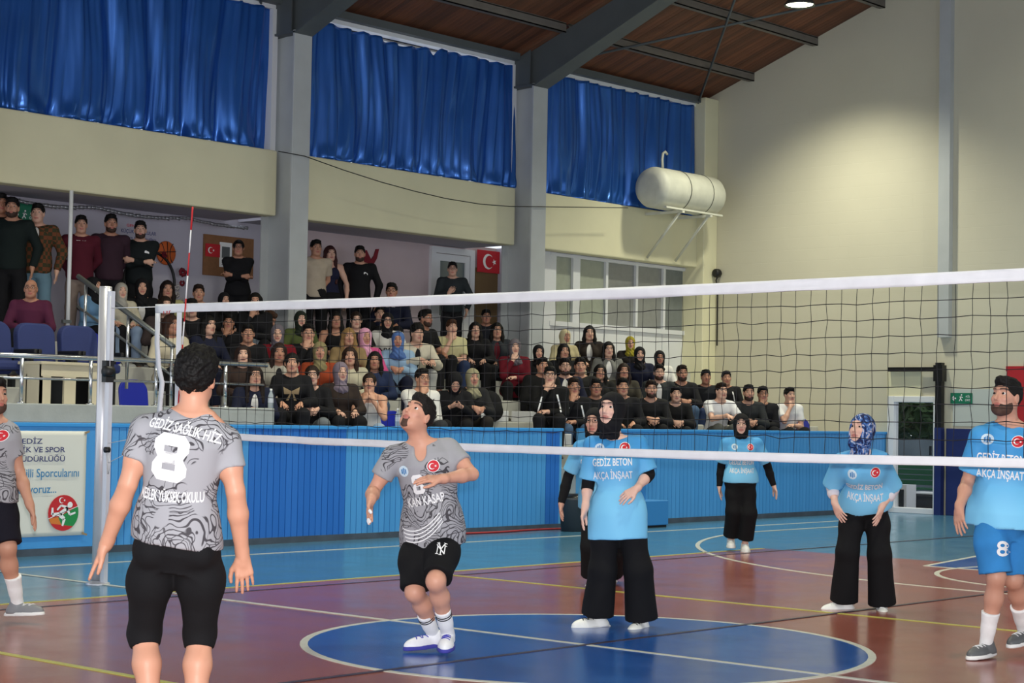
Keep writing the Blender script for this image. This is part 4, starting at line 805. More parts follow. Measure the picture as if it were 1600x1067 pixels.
# ---- things on the recess wall
es = empty('exit_sign', (4.06, 12.74, 3.93), 'green exit sign half hidden behind the men at the upper left', 'sign'); MB().box(-.19, -.012, -.15, .19, 0, .15).build('plate', SGR, es); exit_sign(es, ux=FX, off=(0, -.0135, -.02))
nb = empty('notice_board', (7.40, 12.745, 3.63), 'brown cork notice board with paper sheet behind the woman in black', 'board'); MB().box(-.45, -.02, -.28, .45, 0, .29).build('cork', mat('cork', (132, 92, 62), .9, var=.1, vscale=20), nb); MB().box(-.17, -.024, -.15, .05, -.02, .20).build('paper', WPR, nb); MB().box(-.13, -.026, -.02, .01, -.024, .14).build('photo_print', mat('grey_print', (92, 96, 100), .6), nb); [MB().box(-.13, -.0255, -.06-.03*k, .01-.02*k, -.024, -.05-.03*k).build('print_line', mat('grey_print'), nb) for k in range(3)]
tf = empty('small_flag', (7.10, 12.715, 3.70), 'small Turkish flag pinned to the cork notice board', 'flag'); MB().box(-.13, -.004, -.09, .13, .0, .09).build('flag_cloth', mat('flag_cloth_red'), tf); flat('crescent_star', crescent_star(.045), (-.04, -.006, 0), FX, FZ, mat('white_paint'), tf)
wl = empty('wall_lettering', (5.85, 12.745, 3.87), 'small red and blue lettering on the lilac wall at upper left', 'lettering'); WP = MB().box(-.34, -.003, -.16, .34, 0, .17).build('backing', LILAC, wl)
flat('lettering', text_fit('GENÇLER', .30, .038), (-.05, -.005, .055), FX, FZ, RED, wl); flat('lettering', text_fit('KÜÇÜK SPORCULAR', .58, .050), (0, -.005, -.025), FX, FZ, TB, wl); flat('lettering', text_fit('Yaz ve Kış Okulları', .58, .034), (0, -.005, -.105), FX, FZ, TB, wl)
bk_ = empty('basketball_cutout', (6.30, 12.72, 3.60), 'orange basketball cut-out mounted on the wall above the black hoop', 'decoration'); MB().lathe([(.001, -.02), (.15, -.018), (.165, 0), (.15, .01), (.001, .012)], (0, 0, 0), 26, 1).build('ball_disc', mat('ball_orange', (196, 92, 36), .7), bk_)
for g in ([(-.15, 0), (.15, .03)], [(.0, .15), (.02, -.15)]): MB().tube([(x, -.022, z) for x, z in g], .006, 5).build('seam', BLACK, bk_)
for s in (-1, 1): MB().tube([(s*(.13-.08*math.cos(t)), -.022, .14*math.sin(t)) for t in np.linspace(-1.2, 1.2, 9)], .006, 5).build('seam', BLACK, bk_)
hp_ = empty('wreath_hoop', (6.02, 12.70, 3.18), 'black hoop decorated with dark red flowers on the wall', 'decoration'); MB().tube([(.42*math.cos(t), 0, .42*math.sin(t)) for t in np.linspace(0, 2*math.pi, 40)], .020, 6, False).build('hoop', BLACK, hp_)
PETR = mat('dark_red_petal', (120, 18, 36), .8); PETW = mat('pale_petal', (196, 190, 190), .8); rg = np.random.RandomState(3)
for k, (a, r, m, s) in enumerate(((62, .44, PETR, .055), (18, .55, PETR, .075), (2, .52, PETR, .05), (-6, .44, PETW, .05), (-18, .46, PETW, .055), (-30, .43, BLACK, .05), (-24, .56, PETW, .05), (-42, .50, PETR, .085))):
    x, z = r*math.cos(math.radians(a)), r*math.sin(math.radians(a)); b = MB()
    for j in range(7): t = j*.9+k; b.lathe([(.001, -.02), (s*.42, 0), (.001, .02)], (x+s*.5*math.cos(t), -.03-.004*j, z+s*.5*math.sin(t)), 7, 1)
    b.build('flower', m, hp_)
gl = empty('garland', (5, 12.3, 4.12), 'crumpled silvery garland hanging under the soffit at upper left', 'garland'); b = MB(); x = -2.5
while x < 2.6:
    z = -.02-.05*abs(math.sin(x*2.1)); b.tube([(x, .3, z), (x+.07, .28, z-.015*rg.rand())], [.012+.012*rg.rand(), .02+.012*rg.rand()], 5); x += .06
tag(b.build('tinsel', mat('tinsel', (150, 150, 156), .3, metal=.5), gl), kind='stuff')
ro = empty('wall_ornament', (10.16, 12.73, 3.78), 'dark red bird-shaped ornament on the pink wall beside the standing man', 'decoration'); MB().prism([(-.16, -.05), (-.02, -.12), (.05, -.05), (.12, .05), (.16, .20), (.10, .19), (.06, .09), (.0, .02), (-.10, .16), (-.17, .12), (-.14, .03)], lambda q, k: (q[0], -.02+.02*k, q[1])).build('cut_out', PETR, ro)
# ---- bottles, bag, bin, blue step box, red cable
CLEAR = mat('clear_plastic', (215, 225, 230), .08, spec=.6, alpha=.45)
for (x, y, z, t) in ((4.30, 8.14, 1.50, 'clear plastic water bottle at the right end of the concrete parapet'), (6.25, 8.10, 1.312, 'clear water bottle on the barrier left of the looking up player'), (6.43, 8.10, 1.312, 'clear water bottle on the barrier, hidden partly by the head of the looking up player')):
    bt = empty('water_bottle', (x, y, z), t, 'bottle', 'water bottles'); MB().lathe([(.001, 0), (.032, .002), (.033, .12), (.030, .14), (.013, .18), (.013, .20)], n=14).build('bottle_body', CLEAR, bt); MB().lathe([(.014, .195), (.015, .215), (.001, .217)], n=12).build('cap', WPR, bt); MB().lathe([(.0335, .06), (.0335, .11)], n=14).build('label_sleeve', mat('bottle_label', (200, 205, 215), .5), bt)
bg = empty('backpack', (9.30, 9.42, 1.38), 'black backpack standing on the white tier edge in the stand', 'bag'); F = Fld(V(-.25, -.2, -.05), V(.25, .2, .5), .014); F.ell((0, 0, .20), (.20, .14, .22), k=0); F.ell((0, -.08, .13), (.15, .10, .12), k=.05); F.half(V(0, 0, .0), V(0, 0, -1)); obj('bag_body', fmesh('bag_body', F, .008, 12), CLOTH, bg, color=(20, 20, 24)); MB().tube([(-.04, .06, .40), (-.03, .06, .46), (.03, .06, .46), (.04, .06, .40)], .010, 6).build('handle', BLACK, bg)
bi = empty('waste_bin', (8.96, 7.62, 0), 'dark grey waste bin with bag at the stair gap of the barrier', 'bin'); MB().lathe([(.001, 0), (.15, 0), (.19, .40), (.20, .42), (.19, .43), (.18, .40), (.001, .38)], n=22).build('bin_body', mat('dark_grey_plastic', (52, 58, 64), .5), bi); F = Fld(V(-.3, -.3, .3), V(.3, .3, .6), .016); F.ell((0, 0, .42), (.18, .18, .07), k=0); obj('bin_bag', fmesh('bin_bag', F, .02, 14), mat('bin_liner', (24, 26, 28), .3), bi)
bx = empty('step_box', (10.55, 7.70, 0), 'small blue painted step box against the right barrier', 'box'); BXM = mat('step_box_paint', (52, 132, 200), .5); bevel(MB().box(-.28, -.2, .03, .28, .26, .36).build('box_body', BXM, bx), .01); bevel(MB().box(-.30, .05, .36, .1, .26, .60).build('upper_step', BXM, bx), .01); MB().box(-.26, -.18, 0, .26, .24, .03).build('plinth', BLACK, bx)
rc = empty('red_cable', (8.2, 7.93, 0), 'red cable lying along the foot of the barrier', 'cable'); MB().tube([(x, .03*math.sin(x*4)-.01, .014) for x in np.linspace(-1.5, 1.0, 40)], .014, 6).build('cord', mat('red_rubber', (150, 30, 36), .5), rc)
# ============================================================ the players
PATTERN = None
def pattern_material():
    """grey jersey print: swirling ink lines and dark floral blotches, printed in the cloth"""
    m = mat('printed_jersey', (160, 160, 166), .75, spec=.3, bump=.06, bscale=220); nt = m.node_tree; N = nt.nodes; L = nt.links; b = N['Principled BSDF']
    tc = N.new('ShaderNodeTexCoord'); base = b.inputs['Base Color'].links[0].from_socket
    nz = N.new('ShaderNodeTexNoise'); nz.inputs['Scale'].default_value = 5.5; nz.inputs['Detail'].default_value = 1.5; L.new(tc.outputs['Object'], nz.inputs['Vector'])
    ad = N.new('ShaderNodeVectorMath'); ad.operation = 'MULTIPLY_ADD'; L.new(nz.outputs['Color'], ad.inputs[0]); ad.inputs[1].default_value = (.5, .5, .5); L.new(tc.outputs['Object'], ad.inputs[2])
    def ramp(src, a, c):
        r = N.new('ShaderNodeValToRGB'); r.color_ramp.elements[0].position = a; r.color_ramp.elements[1].position = c; r.color_ramp.elements[0].color = (1, 1, 1, 1); r.color_ramp.elements[1].color = (0, 0, 0, 1); L.new(src, r.inputs[0]); return r.outputs[0]
    def mth(op, a, b_=None, v=None):
        q = N.new('ShaderNodeMath'); q.operation = op; L.new(a, q.inputs[0])
        if b_ is not None: L.new(b_, q.inputs[1])
        elif v is not None: q.inputs[1].default_value = v
        return q.outputs[0]
    v1 = N.new('ShaderNodeTexVoronoi'); v1.feature = 'DISTANCE_TO_EDGE'; v1.inputs['Scale'].default_value = 9; L.new(ad.outputs[0], v1.inputs['Vector'])
    line = ramp(v1.outputs['Distance'], .012, .035)
    wv = N.new('ShaderNodeTexWave'); wv.wave_type = 'RINGS'; wv.inputs['Scale'].default_value = 9; wv.inputs['Distortion'].default_value = 7; wv.inputs['Detail'].default_value = 1; L.new(ad.outputs[0], wv.inputs['Vector'])
    ring = ramp(wv.outputs['Fac'], .10, .2)
    big = N.new('ShaderNodeTexNoise'); big.inputs['Scale'].default_value = 7; big.inputs['Detail'].default_value = 0; L.new(tc.outputs['Object'], big.inputs['Vector'])
    sx = N.new('ShaderNodeSeparateXYZ'); L.new(tc.outputs['Object'], sx.inputs[0])
    low = N.new('ShaderNodeMapRange'); low.inputs[1].default_value = 1.10; low.inputs[2].default_value = .84; low.inputs[3].default_value = 0; low.inputs[4].default_value = .20; L.new(sx.outputs['Z'], low.inputs[0])
    hi = N.new('ShaderNodeMapRange'); hi.inputs[1].default_value = 1.22; hi.inputs[2].default_value = 1.42; hi.inputs[3].default_value = 0; hi.inputs[4].default_value = .10; L.new(sx.outputs['Z'], hi.inputs[0])
    dens = mth('ADD', mth('ADD', big.outputs[0], low.outputs[0]), hi.outputs[0])
    def above(src, t):
        r = N.new('ShaderNodeMapRange'); r.inputs[1].default_value = t; r.inputs[2].default_value = t+.03; L.new(src, r.inputs[0]); return r.outputs[0]
    inkl = mth('MULTIPLY', mth('MAXIMUM', line, ring), above(dens, .50))
    v2 = N.new('ShaderNodeTexVoronoi'); v2.inputs['Scale'].default_value = 16; L.new(ad.outputs[0], v2.inputs['Vector'])
    blot = mth('MULTIPLY', above(mth('ADD', dens, mth('MULTIPLY', v2.outputs['Distance'], v=.22)), .70), mth('SUBTRACT', ring, v=0.0))
    blot2 = above(dens, .74)
    ink = mth('MAXIMUM', mth('MAXIMUM', inkl, blot), mth('MULTIPLY', blot2, line))
    ink = mth('MINIMUM', mth('MULTIPLY', ink, v=.92), v=1)
    mx = N.new('ShaderNodeMix'); mx.data_type = 'RGBA'; L.new(ink, mx.inputs['Factor']); L.new(base, mx.inputs[6]); mx.inputs[7].default_value = lin((52, 48, 54)); L.new(mx.outputs[2], b.inputs['Base Color'])
    return m
def scarf_material():
    m = mat('scarf_print', (70, 105, 170), .7, spec=.3, bump=.1, bscale=150); nt = m.node_tree; N = nt.nodes; L = nt.links; b = N['Principled BSDF']
    tc = N.new('ShaderNodeTexCoord'); nz = N.new('ShaderNodeTexNoise'); nz.inputs['Scale'].default_value = 17; nz.inputs['Distortion'].default_value = 2.2; nz.inputs['Detail'].default_value = 2; L.new(tc.outputs['Object'], nz.inputs['Vector'])
    r = N.new('ShaderNodeValToRGB'); e = r.color_ramp.elements; e[0].position = .40; e[0].color = lin((22, 32, 78)); e[1].position = .62; e[1].color = lin((205, 195, 205))
    k = r.color_ramp.elements.new(.50); k.color = lin((62, 104, 176)); k = r.color_ramp.elements.new(.56); k.color = lin((110, 150, 205)); L.new(nz.outputs[0], r.inputs[0]); L.new(r.outputs[0], b.inputs['Base Color']); return m
PRINT = mat('white_print', (238, 238, 240), .6)
FLAGRED = mat('badge_red', (206, 30, 48), .6); BADGE = mat('badge_disc', (205, 225, 238), .6); INK = mat('badge_ink', (60, 130, 190), .6)
SOLE = mat('shoe_rubber', (232, 232, 230), .5)
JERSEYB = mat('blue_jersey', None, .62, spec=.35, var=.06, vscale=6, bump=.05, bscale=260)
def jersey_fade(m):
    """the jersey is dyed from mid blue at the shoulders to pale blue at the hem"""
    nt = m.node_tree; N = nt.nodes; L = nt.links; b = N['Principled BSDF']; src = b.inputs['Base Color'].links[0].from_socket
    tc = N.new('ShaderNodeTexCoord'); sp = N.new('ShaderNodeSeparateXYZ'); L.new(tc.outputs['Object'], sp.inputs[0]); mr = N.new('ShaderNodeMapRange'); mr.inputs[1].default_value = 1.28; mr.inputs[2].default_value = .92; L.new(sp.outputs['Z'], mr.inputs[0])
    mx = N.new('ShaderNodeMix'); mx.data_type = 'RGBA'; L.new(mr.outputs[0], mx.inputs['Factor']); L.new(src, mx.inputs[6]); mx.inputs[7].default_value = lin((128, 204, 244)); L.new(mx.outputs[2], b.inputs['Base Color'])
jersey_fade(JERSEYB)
def eight(w, h, s):
    """block number eight: bars with cut corners"""
    a, b, c = w/2, h/2, s*.62; m = w*.46
    pl = [[(-a+c, b), (a-c, b), (a-s, b-s), (-a+s, b-s)], [(-m+c, s/2), (m-c, s/2), (m-s*.9, -s*.0), (-m+s*.9, 0)], [(-a+s, -b+s), (a-s, -b+s), (a-c, -b), (-a+c, -b)], [(-m+s*.9, 0), (m-s*.9, 0), (m-c, -s/2), (-m+c, -s/2)]]
    for q in (-1, 1): pl += [[(q*(a-c), b), (q*a, b-c), (q*a, c*1.1), (q*(a-c*.7), 0), (q*(a-s), s*.5), (q*(a-s), b-s)], [(q*(a-c*.7), 0), (q*a, -c*1.1), (q*a, -b+c), (q*(a-c), -b), (q*(a-s), -b+s), (q*(a-s), -s*.5)], [(q*(a-s), s*.5), (q*(a-c*.7), 0), (q*(a-s), -s*.5)]]
    pl.append([(-(a-s), s*.5), (a-s, s*.5), (a-s, -s*.5), (-(a-s), -s*.5)]); return poly_2d(pl)
class Decal:
    def __init__(s, J, shirt, front=True):
        me = shirt.data; s.t = BVHTree.FromPolygons([v.co[:] for v in me.vertices], [p.vertices[:] for p in me.polygons]); s.J = J; s.sg = 1 if front else -1; s.shirt = shirt
    def put(s, name, vf, u, w, m, rot=0.0, off=.002, bend=0.0, cuts=True):
        """u metres to the reader's right of the centre line, w metres above the pelvis along the spine"""
        J = s.J; ax = nrm(J['N']-J['P']); L = np.linalg.norm(J['N']-J['P']); lat = nrm(J['hl']+J['sl']); fwd = nrm(np.cross(lat, ax)); lat = np.cross(ax, fwd)
        v, f = vf; ca, sa = math.cos(rot), math.sin(rot); bm = bmesh.new()
        vs = [bm.verts.new((x*ca-y*sa+u, x*sa+y*ca+w+bend*x*x, 0)) for x, y in v]
        for q in f:
            try: bm.faces.new([vs[i] for i in q])
            except ValueError: pass
        bmesh.ops.triangulate(bm, faces=bm.faces)
        if cuts:
            x0 = min(p.co.x for p in bm.verts); x1 = max(p.co.x for p in bm.verts); y0 = min(p.co.y for p in bm.verts); y1 = max(p.co.y for p in bm.verts); st = .012
            for a, lo, hi in ((0, x0, x1), (1, y0, y1)):
                c = lo+st
                while c < hi:
                    co = [0, 0, 0]; no = [0, 0, 0]; co[a] = c; no[a] = 1
                    bmesh.ops.bisect_plane(bm, geom=bm.verts[:]+bm.edges[:]+bm.faces[:], plane_co=co, plane_no=no); c += st
        dr = Vector(-s.sg*fwd)
        for p in bm.verts:
            o = J['P']+lat*(p.co.x*s.sg)+ax*p.co.y+fwd*s.sg*.6; h = s.t.ray_cast(Vector(o), dr, 1.2)
            p.co = h[0]-dr*off if h[0] else Vector(o+np.array(dr)*.5)
        me = bpy.data.meshes.new(name); bm.to_mesh(me); bm.free(); return obj(name, me, m, s.shirt)
    def flag(s, u, w, r=.034):
        s.put('flag_badge', disc_2d(r*1.12), u, w, PRINT, off=.002); s.put('flag_badge', disc_2d(r), u, w, FLAGRED, off=.0030); s.put('flag_badge', crescent_star(r*.55), u-r*.2, w, PRINT, off=.0042)
    def club(s, u, w, r=.034):
        s.put('club_badge', disc_2d(r), u, w, BADGE, off=.002); s.put('club_badge', poly_2d([[(-.5*r, -.45*r), (-.2*r, -.45*r), (-.2*r, .5*r), (-.5*r, .3*r)], [(-.08*r, -.6*r), (.16*r, -.6*r), (.16*r, .55*r), (-.08*r, .65*r)], [(.28*r, -.45*r), (.52*r, -.45*r), (.52*r, .3*r), (.28*r, .5*r)]]), u, w, INK, off=.0032)
PLAYERS = {
 'P2': dict(root=(-4.110,-1.050), g='m', bulk=1.0, limb=1.06, spread=0.07, curl0=0.12, curl1=0.35, P=(-.019,-.029,.899), N=(-.010,-.116,1.441), H=(.006,-.098,1.597), S0=(-.132,.069,1.370), S1=(.101,-.188,1.326), E0=(-.191,.103,1.136), W0=(-.195,.244,.867), E1=(.123,-.244,1.111), W1=(.213,-.193,.826), Hp0=(-.086,.049,.858), Hp1=(.052,-.105,.856), K0=(-.022,.181,.469), K1=(.142,-.002,.473), A0=(-.079,.043,.082), A1=(.048,-.097,.074), hf=(.777,.569,.268), hu=(-.128,-.219,.967), hl=(-.606,.795,.000), sl=(-.554,.824,.118), hd0=(-.222,.443,-.869), pn0=(.772,-.522,-.362), fd0=(.599,.801,.000), hd1=(.140,-.008,-.990), pn1=(.560,.828,.000), fd1=(.835,.550,.000)),
 'P3': dict(root=(-1.000,0.330), g='m', curl0=0.35, curl1=0.42, P=(-.027,.061,.728), N=(-.117,.082,1.282), H=(-.164,.079,1.450), S0=(.016,-.019,1.249), S1=(-.240,.194,1.205), E0=(.025,-.215,1.102), W0=(-.236,-.208,1.078), E1=(-.331,.279,.984), W1=(-.490,.129,.943), Hp0=(.032,-.003,.694), Hp1=(-.088,.132,.683), K0=(-.240,-.181,.467), K1=(-.207,.027,.385), A0=(-.021,-.075,.145), A1=(.035,.104,.117), hf=(-.840,-.173,.514), hu=(.535,-.078,.841), hl=(.467,-.884,.000), sl=(.570,-.813,.118), hd0=(-.835,.550,.000), pn0=(.094,.421,-.902), fd0=(-.773,-.627,-.099), fu0=(-.074,-.066,.995), hd1=(-.622,-.353,-.699), pn1=(.466,-.829,-.309), fd1=(-.963,.262,-.059), fu1=(-.070,.004,.998)),
 'P4': dict(root=(0.930,0.500), g='f', bulk=1.02, limb=1.0, curl0=0.5, curl1=0.45, P=(-.024,-.020,.770), N=(-.044,-.001,1.317), H=(-.086,.003,1.513), S0=(.065,-.121,1.280), S1=(-.146,.116,1.270), E0=(.106,-.183,1.072), W0=(-.065,-.211,.974), E1=(-.148,.149,1.001), W1=(-.217,.117,.831), Hp0=(.033,-.083,.754), Hp1=(-.077,.040,.751), K0=(.070,-.133,.409), K1=(-.096,.052,.404), A0=(.156,-.102,.055), A1=(-.064,.112,.078), hf=(-.957,-.253,.140), hu=(.140,-.008,.990), hl=(.590,-.807,.000), sl=(.590,-.807,.020), hd0=(-.726,.464,-.507), pn0=(.307,.539,-.784), fd0=(-.964,-.264,.000), hd1=(-.333,.018,-.943), pn1=(.509,-.861,.000), fd1=(-.930,.367,.000)),
 'P5': dict(root=(3.550,2.620), g='f', curl0=0.4, curl1=0.45, P=(-.109,.076,.743), N=(-.212,.039,1.267), H=(-.264,.028,1.418), S0=(-.085,-.054,1.207), S1=(-.279,.163,1.202), E0=(.022,-.082,.944), W0=(.005,-.122,.693), E1=(-.305,.283,.941), W1=(-.413,.267,.702), Hp0=(-.058,.022,.705), Hp1=(-.152,.127,.702), K0=(-.035,-.054,.310), K1=(-.295,.009,.334), A0=(.187,.162,.071), A1=(-.205,.076,.047), hf=(-.922,-.384,.047), hu=(.037,.033,.999), hl=(.509,-.861,.000), sl=(.509,-.861,.000), hd0=(-.210,-.058,-.976), pn0=(-.668,.744,.000), fd0=(-.358,-.686,-.634), fu0=(-.296,-.599,.744), hd1=(-.308,-.150,-.940), pn1=(.668,-.744,.000), fd1=(-.861,-.509,.000), fu1=(.000,.000,1.000)),
 'P6': dict(root=(7.840,4.300), g='f', bulk=1.0, limb=1.0, curl0=0.3, curl1=0.35, P=(-.004,-.043,.779), N=(-.019,-.055,1.264), H=(-.025,-.057,1.407), S0=(.098,-.182,1.203), S1=(-.131,.073,1.197), E0=(.214,-.252,.955), W0=(.246,-.319,.736), E1=(-.129,.131,.946), W1=(-.158,.133,.718), Hp0=(.045,-.096,.766), Hp1=(-.051,.010,.764), K0=(.007,-.153,.422), K1=(-.083,-.009,.445), A0=(.059,-.071,.089), A1=(.035,.103,.129), hf=(-.816,-.573,.079), hu=(.045,.040,.998), hl=(.668,-.744,.000), sl=(.668,-.744,.000), hd0=(.079,-.365,-.927), pn0=(-.773,.553,-.309), fd0=(-.777,-.630,.000), hd1=(-.146,-.131,-.981), pn1=(.509,-.861,.000), fd1=(-.807,-.590,.000)),
 'P7': dict(root=(3.420,0.030), g='f', bulk=1.02, limb=1.0, curl0=0.35, curl1=0.35, P=(-.002,-.018,.826), N=(-.196,-.096,1.223), H=(-.239,-.119,1.401), S0=(-.083,-.204,1.166), S1=(-.300,.039,1.151), E0=(.104,-.204,.946), W0=(-.059,-.194,.805), E1=(-.216,.152,.957), W1=(-.297,.071,.824), Hp0=(.059,-.085,.797), Hp1=(-.061,.050,.794), K0=(.026,-.131,.438), K1=(-.141,.054,.453), A0=(.127,-.099,.043), A1=(-.071,.121,.062), hf=(-.980,-.003,.198), hu=(.172,-.044,.984), hl=(.590,-.807,.000), sl=(.550,-.835,.020), hd0=(-.481,.026,-.876), pn0=(-.258,.941,-.218), fd0=(-.835,-.550,.000), hd1=(.006,-.508,-.861), pn1=(.908,-.358,-.218), fd1=(-.884,.468,.000)),
 'P8': dict(root=(1.520,-2.120), g='m', bulk=0.98, curl0=0.35, curl1=0.4, P=(-.039,-.010,.892), N=(-.034,-.051,1.461), H=(-.055,-.038,1.628), S0=(.185,-.111,1.391), S1=(-.197,.060,1.386), E0=(.270,-.098,1.095), W0=(.197,-.092,.853), E1=(-.193,.148,1.104), W1=(-.330,.130,.945), Hp0=(.062,-.046,.863), Hp1=(-.131,.034,.865), K0=(.044,-.049,.496), K1=(-.142,-.023,.516), A0=(.313,.016,.163), A1=(-.073,.075,.103), hf=(-.974,.109,.198), hu=(.153,-.022,.988), hl=(.308,-.951,.000), sl=(.256,-.967,.000), hd0=(-.210,-.058,-.976), pn0=(-.668,.744,.000), fd0=(-.996,-.012,-.094), hd1=(-.246,-.156,-.957), pn1=(.961,-.277,.000), fd1=(-.997,.068,-.030)),
 'P1': dict(root=(-2.150,3.350), g='m', curl0=0.35, curl1=0.35, P=(-.087,.043,.878), N=(-.081,.008,1.354), H=(-.111,-.015,1.526), S0=(-.017,-.059,1.287), S1=(-.140,.153,1.282), E0=(.057,-.081,1.019), W0=(.053,-.228,.801), E1=(-.175,.177,1.026), W1=(-.223,.048,.816), Hp0=(-.042,-.005,.858), Hp1=(-.132,.095,.855), K0=(-.058,-.147,.522), K1=(-.201,.043,.517), A0=(.086,-.059,.140), A1=(-.126,.207,.136), hf=(-.054,-.992,.112), hu=(.037,.033,.999), hl=(.509,-.861,.000), sl=(.509,-.861,.000), hd0=(.136,-.420,-.897), pn0=(-.773,.553,-.309), fd0=(.374,-.924,.077), hd1=(-.272,.015,-.962), pn1=(.668,-.744,.000), fd1=(-.985,-.172,.000)),
}

for d in PLAYERS.values():
    for k in list(d):
        if isinstance(d[k], tuple) and k != 'root': d[k] = np.array(d[k], float)
def put_head(root, body, J, skin, hair=None, hc=(18, 14, 13), hm=None, beard=None, glasses=False):
    M = hmat(J)
    for k in ('eye:1', 'eye:-1'): e = obj('eye', hspace(k), None, body); e.matrix_local = M
    if hair: o = obj('hijab' if 'hijab' in hair else 'hair', hspace(hair), hm or (CLOTH if 'hijab' in hair else HAIR), root, color=hc); o.matrix_local = M
    if beard: b = obj('beard', hspace(beard), HAIR, root, color=(84, 62, 53)); b.matrix_local = M
    if glasses: g = obj('glasses', hspace('glasses'), GLS, root); g.matrix_local = M
def laces(J, i, shoe, col):
    t = BVHTree.FromPolygons([v.co[:] for v in shoe.data.vertices], [p.vertices[:] for p in shoe.data.polygons]); A, fd = J['A%d' % i], nrm(J['fd%d' % i]); fu = J.get('fu%d' % i, V(0, 0, 1)); fu = nrm(fu-fd*np.dot(fu, fd)); sd = np.cross(fu, fd); b = MB()
    for k in range(4):
        pts = []
        for u in (-.026, -.013, 0, .013, .026):
            o = A+fd*(.055+.022*k+(.008 if k % 2 else -.008)*u/.026)+sd*u+fu*.1; h = t.ray_cast(Vector(o), Vector(-fu), .4)
            if h[0]: pts.append(np.array(h[0])+fu*.002)
        if len(pts) > 2: b.tube(pts, .0032, 5)
    if b.v: obj('laces', b.mesh('laces'), CLOTH, shoe, color=col)
def player(key, label, skin, top, pants, shoes, hair, hc=(18, 14, 13), hm=None, beard=None, glasses=False, sleeves=None, socks=None, gr=None, lace=(225, 225, 225)):
    J = PLAYERS[key]; root = empty('person', (J['root'][0], J['root'][1], 0), label, 'person', gr)
    body = obj('body', body_mesh(J, .0105, .0042, .0052), SKIN, root, color=skin)
    tm, tc, tk = top; sh = obj('jersey', top_mesh(J, .009, **tk), tm, root, color=tc)
    pc, pk = pants; pn = obj(pk.pop('name'), pants_mesh(J, .009, **pk), CLOTH, root, color=pc)
    for i in (0, 1):
        s = obj('shoe', shoe_mesh(J, i), LEATHER, root, color=shoes[0]); obj('sole', shoe_mesh(J, i, sole=True), SOLE if len(shoes) < 2 else CLOTH, s, color=shoes[1] if len(shoes) > 1 else None)
        laces(J, i, s, lace)
        if socks: obj('sock', sock_mesh(J, i, socks[1]), CLOTH, root, color=socks[0])
        if sleeves:
            a, b, c = sleeves; S, E, W = J['S%d' % i], J['E%d' % i], J['W%d' % i]; F = Fld(np.min([S, E, W], 0)-.1, np.max([S, E, W], 0)+.1, .008); q = .9
            F.cone(S+(E-S)*.4, E, .056*q, .050*q, .02, a <= 0)
            if a > 0: F.cone(E, E+(W-E)*min(a,.4), .050*q, .051*q, .01, a <= .4)
            if a > .4: F.cone(E+(W-E)*.4, E+(W-E)*a, .051*q, .035*q, .01, True)
            obj('undersleeve', fmesh('undersleeve', F, .002, 40), CLOTH, root, color=b)
    put_head(root, body, J, skin, hair, hc, hm, beard, glasses)
    return root, body, sh, pn, J
GREY = pattern_material(); SCARF = scarf_material()
GR, BL = (176, 176, 180), (66, 152, 214)
BLK = (17, 17, 20)
